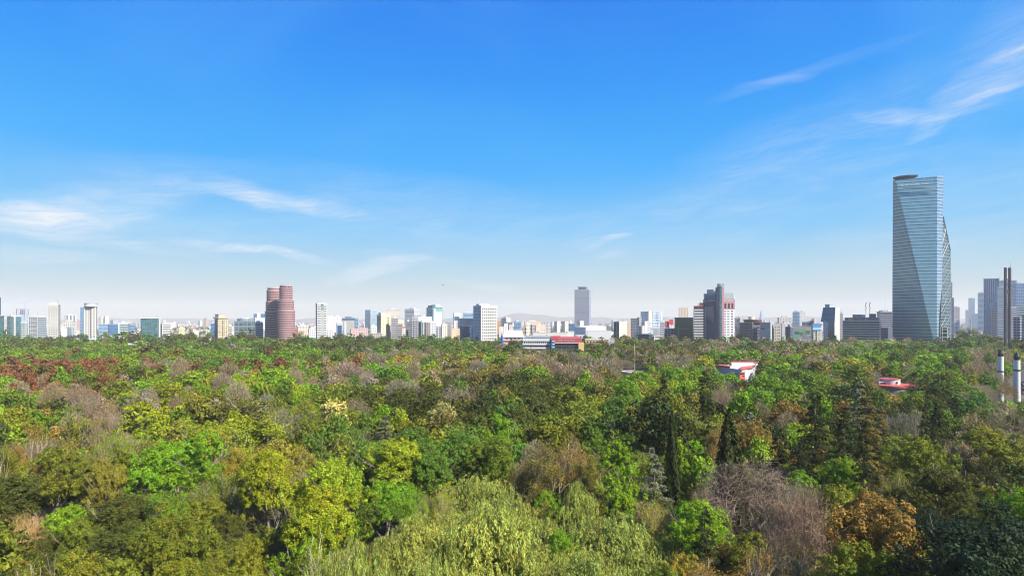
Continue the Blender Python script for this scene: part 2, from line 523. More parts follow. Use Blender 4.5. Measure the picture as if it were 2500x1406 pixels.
def make_bare(seed, fine):
    rng = np.random.default_rng(seed)
    S, tips = skeleton(rng, levels=5, spread=.60, up=.07, trunk_r=.62, twig=.022 if fine else .035, stems=int(rng.integers(1, 3)), nseg=(3, 5), wig=.34)
    S, tips = scale_to(S, tips, 6.0, 18)
    cap = 8000 if fine else 3600
    low = [s for s in S if s[4] < 3]; hi = [s for s in S if s[4] >= 3]
    if len(hi) > cap: hi = [hi[i] for i in rng.permutation(len(hi))[:cap]]
    # a veil of short upward twigs at the tips
    k = 3500 if fine else 1400
    for i in rng.integers(0, len(tips), k):
        p, d = tips[i]; p = p + Vector(rng.normal(0, .25, 3)); q = p + Vector((rng.normal(0, .55), rng.normal(0, .55), rng.normal(.30, .4)))
        hi.append((p, q, .022 if fine else .04, .012 if fine else .025, 6))
    A = tubes_np(low, 1.0, .03); B = tubes_np(hi, .8, .010)
    return B, shade(len(B), rng, .3, .05), quads_mesh("trunk", A, np.ones((len(A), 3)), BARK)
def make_conifer(seed, fine, flat=1.0):
    rng = np.random.default_rng(seed)
    VV, TT = [], []; mb = MB(); H = 24.0; mb.tube((0, 0, -1), (0, 0, H * .97), .34, .05, 7)
    z = 4.0
    while z < H - .6:
        f = (H - z) / (H - 3.5); Rm = 5.0 * f ** .72 * rng.uniform(.75, 1.15) + .25
        for k in range(int(rng.integers(4, 7))):
            a = rng.uniform(0, 6.28); L = Rm * rng.uniform(.65, 1.12); zz = z + rng.uniform(-.3, .3)
            rise, droop = rng.uniform(.05, .35) * flat, rng.uniform(.15, .5)
            n = int((95 if fine else 34) * (.4 + L / 4))
            t = np.sqrt(rng.uniform(.03, 1, n)); wd = (.55 + .9 * t * (1.15 - t)) * L * .30
            s = rng.uniform(-1, 1, n) * wd
            x = t * L; zc = zz + rise * x - droop * x * t + rng.normal(0, .10, n) - np.abs(s) * .22
            P = np.stack([x * math.cos(a) - s * math.sin(a), x * math.sin(a) + s * math.cos(a), zc], 1)
            N = unit(np.array([0, 0, 1.]) + rng.normal(0, .5, (n, 3)) + np.array([math.cos(a), math.sin(a), 0]) * .3)
            al = np.tile(np.array([math.cos(a), math.sin(a), -.35]), (n, 1)) + rng.normal(0, .5, (n, 3))
            VV.append(leaves(P, N, .42 if fine else .75, rng, .38, al)); TT.append(shade(n, rng, .3, .08) * shade(1, rng, .18, .05))
            if k % 2 == 0: mb.tube((0, 0, zz), (L * .8 * math.cos(a), L * .8 * math.sin(a), zz + rise * L * .8 - droop * L * .64), .08, .03, 3)
        z += rng.uniform(.55, 1.1)
    return np.concatenate(VV), np.concatenate(TT), mb.mesh(BARK, "trunk")
def make_cypress(seed, fine):
    rng = np.random.default_rng(seed); n = 6000 if fine else 2500
    z = rng.uniform(0, 1, n); a = rng.uniform(0, 6.28, n)
    prof = 1.7 * np.minimum(1, (1 - z) * 2.0) ** .7 * np.minimum(1, z * 6 + .3)
    rr = prof * (.70 + .22 * np.sin(a * 5 + z * 9) + rng.normal(0, .12, n))
    P = np.stack([rr * np.cos(a), rr * np.sin(a), 1.5 + z * 18.5], 1)
    N = unit(np.stack([np.cos(a), np.sin(a), np.full(n, .3)], 1) + rng.normal(0, .35, (n, 3)))
    V = leaves(P, N, .55 if fine else .8, rng, .42, np.tile(np.array([0, 0, 1.]), (n, 1)))
    return V, shade(n, rng, .35, .08), MB().tube((0, 0, -1), (0, 0, 15), .28, .05, 7).mesh(BARK, "trunk")
def make_weeping(seed, fine):
    rng = np.random.default_rng(seed)
    L = []
    for i in range(34):
        q = sph(1, rng, -.35)[0]; rr = rng.uniform(.55, .92)
        L.append((q[0] * 6 * rr, q[1] * 6 * rr, 11.6 + q[2] * 5.6 * rr, rng.uniform(.9, 2.0)))
    L += [(0, 0, 15.6, 1.8), (0, 0, 11, 3.0), (1.5, 1, 8, 2.6)]
    VV, TT = [], []
    per = 52 if fine else 26
    for (x, y, z, r) in L:
        lt = shade(1, rng, .15, .05)
        k = int((30 if fine else 15) * (r / 2) ** 2)
        for d in sph(max(6, k), rng, -.15):
            ln = rng.uniform(.6, 2.6) * rng.uniform(.6, 1.2); n = int(per * ln / 3)
            t = rng.uniform(0, 1, n)
            p0 = np.array([x, y, z]) + d * r
            sw = rng.normal(0, .42, 2)
            arch = np.minimum(t * 3, 1)
            P = np.stack([p0[0] + d[0] * .6 * arch + sw[0] * t, p0[1] + d[1] * .6 * arch + sw[1] * t, p0[2] + .25 * np.sin(arch * 2) - t * ln], 1) + rng.normal(0, .10, (n, 3))
            N = unit(np.array([d[0], d[1], .25]) + rng.normal(0, .5, (n, 3)))
            VV.append(leaves(P, N, .38 if fine else .68, rng, .28, np.tile(np.array([0, 0, -1.]), (n, 1)) + rng.normal(0, .25, (n, 3))))
            TT.append(shade(n, rng, .3, .08) * lt * shade(1, rng, .2, .06))
    # inner foliage so that the crown is not hollow
    V2, T2 = crown_from_lobes([(x * .8, y * .8, z * .93, r * .8) for x, y, z, r in L], rng, 4500 if fine else 1500, .4 if fine else .7)
    return np.concatenate(VV + [V2]), np.concatenate(TT + [T2 * .8]), trunk_mesh(rng)
def make_rusty(seed, fine):                         # bald cypress in winter colour: piled small domes, drooping tufts
    rng = np.random.default_rng(seed)
    L = []
    for i in range(46):
        z = rng.uniform(.3, .98); wv = (1 - z) ** .55 + .12; a = rng.uniform(0, 6.28); rr = rng.uniform(.45, .9) * wv * 6.2
        L.append((math.cos(a) * rr, math.sin(a) * rr, z * 18, rng.uniform(.8, 1.5)))
    for z in (7, 10, 13): L.append((0, 0, z, 2.6 * (1 - z / 20)))
    V, T = crown_from_lobes(L, rng, *((20000, .25) if fine else (8000, .42)), lobe_amt=.2, up=.2)
    return V, T, trunk_mesh(rng, r=.5)
def make_palm(seed, fine):
    rng = np.random.default_rng(seed); VV, TT = [], []
    H = 18.0; mb = MB(); mb.tube((0, 0, -1), (.2, .1, H - 2.2), .32, .24, 8)
    for k in range(64):
        a = rng.uniform(0, 6.28); e = rng.uniform(-.75, 1.25); L = rng.uniform(1.9, 2.7)
        n = 60; t = rng.uniform(.25, 1, n)
        hx = np.cos(e) * L * t; hz = np.sin(e) * L * t - .9 * t ** 2.4
        s = rng.uniform(-1, 1, n) * .55 * np.sin(np.clip((t - .25) / .75, 0, 1) * math.pi * .75 + .35)
        P = np.stack([.2 + hx * math.cos(a) - s * math.sin(a), .1 + hx * math.sin(a) + s * math.cos(a), H - 2.0 + hz], 1)
        N = unit(np.array([-math.sin(e) * math.cos(a), -math.sin(e) * math.sin(a), math.cos(e)]) + rng.normal(0, .25, (n, 3)))
        VV.append(leaves(P, N, .62, rng, .2, np.tile(np.array([math.cos(a), math.sin(a), math.sin(e) - .5]), (n, 1)) + rng.normal(0, .3, (n, 3))))
        TT.append(shade(n, rng, .25, .05) * (np.array([1.0, 1.0, 1.0]) if e > -.2 else np.array([1.25, .9, .7])))
    return np.concatenate(VV), np.concatenate(TT), mb.mesh(BARK, "trunk")

#        code: (builder, base radius, base height, real radius, real height range, kind words, object name, category)
KINDS_ = {
    'B': (make_broad, 6.0, 18.0, 6.6, "broadleaf tree", "broadleaf_tree"),
    'U': (make_upright, 5.6, 18.0, 5.6, "tall narrow leafy tree", "leafy_tree"),
    'D': (make_dense, 6.2, 17.5, 6.6, "dense evergreen tree", "evergreen_tree"),
    'A': (make_airy, 5.8, 18.0, 6.2, "thinly leaved tree", "airy_tree"),
    'N': (make_bare, 6.2, 18.0, 6.4, "leafless tree", "bare_tree"),
    'C': (make_conifer, 4.9, 24.0, 5.2, "conifer", "conifer_tree"),
    'Y': (make_cypress, 1.6, 20.0, 1.7, "columnar cypress", "cypress_tree"),
    'W': (make_weeping, 6.8, 18.0, 7.0, "weeping pepper tree", "weeping_tree"),
    'R': (make_rusty, 6.0, 18.5, 6.6, "bald cypress", "bald_cypress"),
    'P': (make_palm, 2.6, 18.5, 2.8, "fan palm", "fan_palm"),
}
NVAR = {'B': 5, 'U': 4, 'D': 4, 'A': 4, 'N': 4, 'C': 4, 'Y': 2, 'W': 3, 'R': 3, 'P': 1}
_var = {}
def tree_meshes(kind, i, fine):
    key = (kind, i % NVAR[kind], fine)
    if key not in _var:
        V, T, tr = KINDS_[kind][0](1000 * (ord(kind)) + key[1] * 7 + 5, fine)
        _var[key] = (quads_mesh("crown", V, T, LEAF), tr, V, T)
    return _var[key]
LALB = 0.96
# colours of crowns
C_ = {
    'g': ((.178, .298, .014), 'bright green'), 'm': ((.120, .190, .020), 'mid green'), 'y': ((.268, .312, .016), 'yellow-green'),
    'o': ((.185, .200, .018), 'olive green'), 'd': ((.090, .100, .016), 'dark olive'), 'n': ((.185, .150, .032), 'brownish olive'),
    'b': ((.300, .235, .150), 'grey-brown'), 'p': ((.335, .240, .160), 'pinkish brown'), 'r': ((.265, .125, .048), 'rusty brown'),
    'c': ((.048, .062, .014), 'dark green'), 'a': ((.250, .220, .030), 'yellowish olive'), 'w': ((.330, .360, .070), 'pale green'),
    'k': ((.026, .046, .018), 'blackish green'), 'e': ((.270, .180, .040), 'orange-tinted'), 's': ((.190, .205, .120), 'silvery grey-green'),  # the blackish green puts the near corner trees' shade into the leaf colour
    'l': ((.400, .360, .110), 'cream-yellow'), 't': ((.560, .370, .140), 'tan'), 'u': ((.080, .170, .026), 'deep green'),
}
C_ = {k: (tuple(x * LALB for x in c), n) for k, (c, n) in C_.items()}
# ---------------------------------------------------------------- where the trees stand
# (bearing px, top px, width px in the 2500 px photograph, kind, colour) for the trees one can tell apart
KEY = """
400 1075 190 B g|345 1205 150 B g|12 1095 90 B g|45 1180 100 B g|485 1065 170 U g|575 965 190 A a|640 1010 170 A y|350 985 150 U y|285 1040 140 A y|
300 1010 90 A y|680 1070 170 B a|815 1115 190 B y|770 1180 210 B y|715 1265 150 B y|985 1075 230 B y|880 1170 140 D n|950 1150 110 U g|
1130 1055 210 B m|1050 1075 160 B m|1200 1065 160 B m|1290 1080 150 A n|1395 1055 150 A e|1465 1070 100 N p|1500 990 150 U u|1520 1090 160 U g|1455 1050 110 U m|
1597 1085 130 C s|1593 935 34 Y c|1614 948 34 Y c|1641 1005 40 Y c|1688 1045 74 B g|1652 1072 66 U g|1672 1130 120 U g|1670 1230 110 U g|
1560 1150 140 A y|1490 1155 150 A n|1350 1150 150 A n|1810 1092 290 N p|1935 1162 240 N p|1735 1120 130 N b|1880 1210 150 N p|
1990 955 140 C c|2060 985 120 C c|2112 950 130 C n|2150 990 90 C n|1960 1060 110 C c|2030 1080 110 C u|1928 975 100 B e|1900 1010 100 B e|
2020 1140 105 B g|2085 1135 100 W e|2125 1170 90 W r|2185 1110 80 W e|2035 1215 110 W e|2030 1285 110 W r|2112 1240 130 B o|
2400 1045 210 B o|2235 1060 170 B o|2310 1140 170 B d|2240 1190 170 D d|2300 1075 130 A b|2370 1180 150 D o|2440 1120 150 D d|2190 1230 120 D d|
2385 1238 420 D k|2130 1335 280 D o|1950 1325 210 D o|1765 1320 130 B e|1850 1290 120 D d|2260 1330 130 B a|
420 1235 230 D o|520 1215 180 D o|300 1285 220 D d|180 1235 160 D d|620 1290 170 D o|340 1345 240 D o|500 1330 200 D o|120 1300 140 D d|60 1370 120 B e|
40 1240 190 N t|100 1180 95 N b|715 1305 130 N p|500 1360 90 N r|850 1335 110 N p|200 1340 160 D o|
130 1095 190 D o|225 1120 150 D n|60 1060 130 N b|170 1165 150 D d|255 1075 110 B o|30 1000 90 B e|55 1015 80 B g|120 1000 90 B d|
1165 1150 170 W w|1020 1245 220 W w|1200 1215 260 W w|1435 1140 150 W w|1340 1260 200 W w|1500 1235 210 W w|1090 1320 250 W w|1270 1335 250 W w|1430 1330 200 W w|
1560 1330 180 W w|940 1300 150 W w|1620 1290 120 W w|890 1230 120 U d|860 1260 110 B g|1330 1200 110 B g|1370 1290 100 B g|1720 1230 130 C c|1660 1350 130 B a|
600 1120 130 A d|555 1105 120 A o|650 1140 150 A a|510 1010 120 A y|1720 1180 110 N b|1600 1200 120 A y|1800 1200 140 N b|
30 870 80 R r|72 866 76 R r|115 878 80 R r|182 850 64 R r|160 888 110 R r|232 876 60 R r|270 872 56 R r|10 892 60 R r|205 890 70 R r|100 893 70 R n|60 888 60 R r|350 845 74 R n|345 868 60 C c|
655 852 62 R r|630 876 70 R r|688 870 56 R r|592 876 50 R r|392 893 70 R n|430 850 54 R n|440 870 60 N b|880 862 60 B e|870 872 50 R r|985 862 60 B e|
950 893 95 B g|985 905 60 B g|655 898 110 B g|690 915 80 B g|640 930 70 B g|470 903 100 B y|500 920 70 B o|715 932 64 U y|340 890 54 B g|372 902 50 B g|320 895 60 B m|
915 858 90 N b|850 880 100 N p|790 872 60 C c|560 880 70 N b|545 905 70 N p|580 925 80 N b|180 920 90 N p|200 945 110 N b|245 955 110 N b|260 990 110 N b|130 930 80 N b|
290 925 90 B o|320 950 110 B y|400 940 120 D o|5 920 90 B g|20 945 80 B g|140 975 90 B d|110 970 70 B g|180 1000 110 A o|360 950 90 N p|
810 968 54 P l|480 980 34 P a|790 1015 90 A o|760 985 110 A o|740 955 90 A o|830 930 80 B o|700 975 110 N b|640 980 90 D d|
1165 862 110 A a|1230 858 120 A a|1100 880 90 A n|1080 862 70 A n|1300 862 80 N b|1340 870 80 N b|1430 848 80 A a|1400 880 80 N b|1480 868 90 N b|1445 900 90 N b|
1010 920 80 N b|1040 935 90 D d|980 945 90 D d|1050 960 120 D d|1130 930 110 N p|1160 940 90 D d|1200 915 100 D c|1240 930 110 D d|1290 940 110 D d|1180 965 110 D c|1340 925 110 D d|
1300 965 130 D d|1120 975 130 D d|1390 940 130 B o|1420 975 120 B o|1310 900 90 B m|1290 895 60 B g|1200 945 80 D c|1260 985 110 D d|1240 985 130 B u|1260 975 70 B g|
1080 980 110 B l|1090 1010 110 D n|960 985 80 B g|985 1000 80 B g|1020 1015 110 B o|940 1010 80 C s|920 1040 90 N b|1150 1025 90 B y|1190 1010 80 B y|1020 1040 120 B m|1340 1010 140 B o|
900 980 80 D d|870 960 90 N b|860 1000 100 D o|840 1040 110 B m|800 1045 90 B m|880 1070 110 B u|1250 1045 110 B m|1320 1040 100 B m|1450 960 90 B y|1410 1010 110 B o|
1490 900 120 B g|1560 905 130 B g|1530 925 110 B g|1450 925 90 B m|1520 960 120 B m|1600 900 90 B g|1630 895 80 B g|1640 860 110 N b|1620 920 70 C c|1650 965 80 A n|1540 990 120 B a|
1590 1020 110 B e|1700 1000 110 A o|1705 855 70 C c|1715 868 60 B y|1690 880 60 C c|1740 890 60 C c|1720 900 90 C c|1780 855 90 B g|1680 925 80 B g|1690 950 100 B a|
1768 906 46 C c|1792 909 50 C c|1822 918 46 C c|1845 868 64 C c|1835 905 60 C c|1880 915 110 B g|1850 940 90 B g|1920 930 100 B g|1905 880 80 B g|1940 865 70 B g|1780 925 110 N b|1790 960 80 N b|1660 990 100 C d|1730 960 110 C d|
1975 850 130 A a|2030 862 110 A a|2070 870 80 A y|1910 846 14 P o|1985 842 26 P a|2150 833 130 B g|2130 855 70 B g|2250 838 110 B u|2290 862 120 B g|2200 860 70 B d|2070 840 60 C c|
2088 885 90 A e|2138 905 50 N b|2050 920 110 A o|2100 925 90 C s|2230 890 90 D d|2290 910 90 D d|2330 860 90 B m|2330 925 110 B m|2380 880 80 N b|2400 850 110 N b|2250 935 110 A b|
2200 985 110 N b|2148 952 60 B o|2182 957 60 N b|2212 953 56 A a|2234 950 60 D d|2165 960 50 B g|2290 975 90 C c|2330 965 80 C c|2260 1010 100 C c|2230 990 60 C c|2410 930 90 B m|2360 960 110 B u|2430 985 110 N b|2460 960 90 A o|2380 1010 110 A n|2480 1010 90 B g|2300 990 110 B m|
1780 1000 80 Y c|1885 1010 30 Y c|1870 1020 30 Y c|1780 1040 120 B a|1830 1000 90 C s|1790 1065 90 A e|1860 1065 120 D o|1750 1060 80 C s|1730 1090 50 B e|1950 1110 120 A o|
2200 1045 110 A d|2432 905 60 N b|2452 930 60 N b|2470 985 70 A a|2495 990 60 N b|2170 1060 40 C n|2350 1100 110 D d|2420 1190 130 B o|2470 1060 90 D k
"""
# regional palette for the trees between them: rows from the city edge to the foot of the picture, 16 columns across
BANDS = [(845, "mdo mog dmd dmm dmd dmd dmm mdm ndb dmn dmb bdm bmd bgm mdo mbd"),
         (870, "mgo mgm ogn gmb mdg bmd mbg gmn bnm bmd bnd bgm bgb gmb gmd bmo"),
         (900, "rrg rro brg rmg rgb bon bya abn abn bna byg dgb gca agm mgb bgm"),
         (940, "rrb rob ygb gyb gob bob ydb dnb dda dng gya gdb gmc aab mgd bmb"),
         (990, "gya bad oyb aod god ody dyd ddn ddm day gdo cgb gmb cea cmd mbo"),
         (1060, "egd bay yay ayo yoo mmo yom mgy mod omy god yec oyc cco cco mbo"),
         (1140, "obn oao gay aoy yao gym gmm mmo mab agb gco gyo bec cdg odc odk"),
         (1240, "odb nod god aoo yyo yng ygw www www awa gag bbb bbe deo dob ood"),
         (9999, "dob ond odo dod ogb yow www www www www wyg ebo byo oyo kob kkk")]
BANDS = [(y, s.split()) for y, s in BANDS]
KIND_OF = {'g': "BBUA", 'm': "BBAU", 'y': "BUAA", 'o': "BDAA", 'd': "DDBA", 'n': "DABD", 'b': "NNNA", 'r': "RRRR", 'c': "CCDC",
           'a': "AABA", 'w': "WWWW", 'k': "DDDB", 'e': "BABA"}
def palette(px, py, rng):
    row = next(s for y, s in BANDS if py < y)
    c = row[min(15, max(0, int(px / 156.3)))]
    ch = c[int(rng.choice([0, 0, 1, 1, 2]))] if c in ('www', 'kkk') or rng.random() < .86 else 'gmodb'[int(rng.integers(0, 5))]
    return KIND_OF[ch][int(rng.integers(0, 4))], ch

rng0 = np.random.default_rng(77)
TREES = []        # (x, y, R, H, kind, colour, key?, px, ytop)
# clearings: (px0, px1, y distance 0, 1) where roofs, roads and columns must stay visible
for e in KEY.replace("\n", "").split("|"):
    px, yt, wd, kd, cl = e.split(); px, yt, wd = float(px), float(yt), float(wd)
    Rr = KINDS_[kd][3]
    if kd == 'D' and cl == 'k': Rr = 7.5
    d = F * 2 * Rr / wd
    if not (kd == 'D' and cl == 'k'):              # what shows higher up the picture stands farther off
        d0 = (CH - {'C': 24, 'Y': 21, 'P': 19, 'U': 20}.get(kd, 18.5)) * F / (yt - HY)
        d = min(1.15 * d0, max({'Y': .5, 'C': .74, 'N': .80}.get(kd, .86) * d0, d))
    H = CH - (yt - HY) * d / F
    lo, hi = (13, 31) if kd in 'CYPU' else (12, 28)
    if H < lo or H > hi:
        H = min(hi, max(lo, H)); d = (CH - H) * F / (yt - HY)
    Rr = wd / 2 / F * d
    TREES.append((WX(px, d), d, Rr, H, kd, cl, True, px, yt))

BLOCKED = [(1745, 1862, 330, 455, 13.0), (2125, 2232, 255, 345, 9.0), (1508, 1580, 330, 470, 10.0), (2425, 2500, 255, 345, 6.0), (2490, 2560, 200, 520, 3.0)]
def blocked(px, d, H):
    for a, b, d0, d1, zmax in BLOCKED:
        if a < px < b and d0 < d < d1 + 25 and H > zmax - (d1 - d) * .0: return True
    return False
# hash grid for spacing
cells = {}
def near_ok(x, y, R, f):
    cx, cy = int(x // 14), int(y // 14)
    for i in range(cx - 2, cx + 3):
        for j in range(cy - 2, cy + 3):
            for (a, b, r) in cells.get((i, j), ()):
                if (a - x) ** 2 + (b - y) ** 2 < (f * (R + r)) ** 2: return False
    return True
def cell_add(x, y, R): cells.setdefault((int(x // 14), int(y // 14)), []).append((x, y, R))
for t in TREES: cell_add(t[0], t[1], t[2])
def fill(d0, d1, tries, f, edge=40, big=1.0):
    for _ in range(tries):
        d = math.sqrt(rng0.uniform(d0 * d0, d1 * d1)); px = rng0.uniform(-edge, 2500 + edge)
        x = WX(px, d)
        H = rng0.uniform(13, 21) + (rng0.random() < .12) * 5; R = rng0.uniform(4.0, 7.4) * big
        yt = HY + (CH - H) * F / d
        kd, cl = palette(px, yt, rng0)
        if kd == 'C': H *= 1.2; R *= .75
        if blocked(px, d, H):
            continue
        if not near_ok(x, d, R, f): continue
        TREES.append((x, d, R, H, kd, cl, False, px, yt)); cell_add(x, d, R)
fill(62, 250, 9000, .56)
fill(250, 560, 22000, .56, big=1.18)
fill(560, 905, 30000, .56, big=1.45)
# city trees beyond the park
fill(905, 1250, 700, .8)
fill(1250, 2600, 900, 1.2)

# clumps of tall dark trees at the park's edge, in front of the buildings
for (px, yt, d, R) in [(590, 806, 760, 9), (612, 804, 775, 9), (330, 806, 760, 9), (365, 815, 780, 10), (205, 814, 800, 9), (170, 818, 790, 9), (255, 815, 800, 9),
                       (300, 810, 770, 10), (15, 806, 880, 9), (470, 812, 800, 10), (440, 814, 790, 9), (500, 818, 780, 9), (720, 815, 800, 11), (745, 818, 790, 10), (830, 812, 820, 9),
                       (855, 812, 830, 9), (880, 816, 810, 10), (905, 816, 810, 9), (1055, 815, 830, 9), (1250, 828, 650, 8), (1265, 830, 640, 7), (420, 818, 780, 9),
                       (2340, 812, 760, 12), (2360, 806, 900, 12), (2385, 815, 800, 12), (2420, 818, 760, 12), (2490, 826, 560, 9), (2250, 826, 700, 9), (2330, 830, 620, 11), (2365, 828, 600, 11), (1240, 822, 760, 8)]:
    H = CH - (yt - HY) * d / F
    TREES.append((WX(px, d), d, R, H, 'B' if (int(px) % 3) else 'D', 'u' if int(px) % 2 else 'd', False, px, yt))
for i in range(60):                                # the avenue's trees, a green haze of crowns far down the street
    d = rng0.uniform(900, 2400); px = rng0.uniform(2335, 2450)
    TREES.append((WX(px, d), d, 7.5, rng0.uniform(14, 20), 'B', 'm', False, px, 800))

# keep trees from standing in front of what the photograph shows free: the white columns, ring roofs, sunny facades
def hides(t):
    x, d, R, H, kd, cl, key, px, yt = t
    wpx = R * F / d
    for (a, b, ytop, dmin) in [(2440, 2450, 968, 312), (2476, 2492, 975, 312), (1760, 1838, 904, 445), (2150, 2224, 943, 330), (1522, 1566, 905, 440), (2160, 2176, 946, 330),
                               (1835, 1850, 888, 470), (1280, 1420, 850, 690), (2494, 2505, 952, 500), (1158, 1212, 830, 890)]:
        if d < dmin and px + wpx * .85 > a and px - wpx * .85 < b and yt < ytop: return True
    return False
TREES = [t for t in TREES if not hides(t) or (t[6] and t[4] in 'NC')]
TREES.sort(key=lambda t: -(t[2] * t[3]) / t[1] ** 2 * (1.6 if t[6] else 1.0) * (0.02 if not (-20 < t[7] < 2520) else 1))
NEAR = TREES[:300]
FAR = TREES[300:]

# -- labels: look, size, and what the tree stands beside
MARKS = [(130, "the slim white tower"), (221, "the round-topped white tower"), (366, "the teal glass cube"), (540, "the beige classical tower"), (684, "the pink twin towers"),
         (784, "the white banded tower"), (931, "the cream apartment tower"), (1012, "the grey balcony block"), (1062, "the teal glass tower"), (1140, "the dark blue glass block"),
         (1190, "the white grid-windowed tower"), (1252, "the cream hall roof"), (1310, "the striped long building"), (1422, "the lone grey tower"), (1515, "the blank cream slab"),
         (1590, "the blue patchwork block"), (1670, "the green glass cube"), (1755, "the pink-edged hotel tower"), (1830, "the dark gridded office"), (1890, "the pale grey block"),
         (1960, "the green painted advert"), (2027, "the slanted glass office"), (2105, "the black striped office"), (2215, "the tallest glass tower"), (2300, "the tower's braced side"),
         (2370, "the hazy avenue"), (2460, "the twin dark pylons"), (20, "the teal banded block")]
ROWS = [(868, "on the park's far edge below"), (905, "in the far part of the park below"), (960, "halfway across the park below"), (1040, "amid the park below"),
        (1130, "in the nearer wood below"), (1230, "near the viewer below"), (1e9, "closest to the viewer below")]
used_labels = set()
def tree_label(t, i, allt):
    x, d, R, H, kd, cl, key, px, yt = t
    size = "small" if R < 4.8 else ("large" if R > 7.6 else ("tall" if H > 23 else ""))
    col = C_[cl][1]; kw = KINDS_[kd][4]
    head = " ".join(s for s in (size, col, kw) if s)
    row = next(r for y, r in ROWS if yt < y)
    marks = sorted(MARKS, key=lambda m: abs(m[0] - px))
    nb = sorted((u for u in allt if u is not t), key=lambda u: (u[0] - x) ** 2 + (u[1] - d) ** 2)[:7]
    cands = []
    for u in nb:
        if u[4] == kd and u[5] == cl: continue
        rel = "in front of" if u[1] - d > abs(u[0] - x) else ("behind" if d - u[1] > abs(u[0] - x) else "beside")
        cands.append("%s a %s %s" % (rel, C_[u[5]][1], KINDS_[u[4]][4].replace("tall narrow ", "").replace("thinly leaved", "thin").replace("dense ", "")))
    base = "%s %s %s" % (head, row, marks[0][1])
    if base not in used_labels and len(base.split()) <= 16:
        used_labels.add(base); return base
    ROW2 = {r: s for (_, r), s in zip(ROWS, ("far edge", "far park", "mid park", "amid park", "nearer wood", "near viewer", "closest row"))}
    for m in marks[:2]:
        for c in cands:
            s = "%s %s, %s, below %s" % (head, c, ROW2[row], m[1].replace("the ", ""))
            if len(s.split()) <= 16 and s not in used_labels:
                used_labels.add(s); return s
    for c in cands:
        s = "%s %s, below %s" % (head, c, marks[0][1].replace("the ", ""))
        if len(s.split()) <= 16 and s not in used_labels:
            used_labels.add(s); return s
    for c1 in cands:
        for c2 in cands:
            s = "%s %s and %s" % (head, c1, c2)
            if c1 != c2 and len(s.split()) <= 16 and s not in used_labels:
                used_labels.add(s); return s
    s = "%s %s %s" % (head, row, marks[1][1]); used_labels.add(s)
    return s

trng = np.random.default_rng(5)
def place_tree(t, i):
    x, d, R, H, kd, cl, key, px, yt = t
    fine = d < 150
    crown, trunk, _, _ = tree_meshes(kd, int(trng.integers(0, 99)), fine)
    _, bR, bH, _, kw, nm = KINDS_[kd]
    root = empty(nm, (x, d, 0), trng.uniform(0, 6.28), tree_label(t, i, NEAR), kw if kd in 'CP' else kw.split()[-1] if kd not in 'R' else 'cypress', None)
    root['group'] = {'B': "broadleaf trees in the park", 'U': "tall leafy trees in the park", 'D': "evergreen trees in the park", 'A': "thinly leaved trees in the park", 'N': "leafless trees in the park",
                     'C': "conifers in the park", 'Y': "cypresses in the park", 'W': "weeping trees in front", 'R': "rusty bald cypresses", 'P': "palms in the park"}[kd]
    sc = (R / bR, R / bR, H / bH)
    v = trng.uniform(.86, 1.14); h = trng.normal(0, .05)
    c = C_[cl][0]; c = (c[0] * v * (1 + h), c[1] * v, c[2] * v * (1 - h))
    root.scale = sc
    put('crown', crown, root, color=c)
    bark = {'N': (.40, .34, .26), 'A': (.40, .34, .25), 'B': (.20, .16, .12), 'U': (.22, .18, .13)}.get(kd, (.13, .10, .07))
    put('trunk', trunk, root, color=bark)
for i, t in enumerate(NEAR): place_tree(t, i)

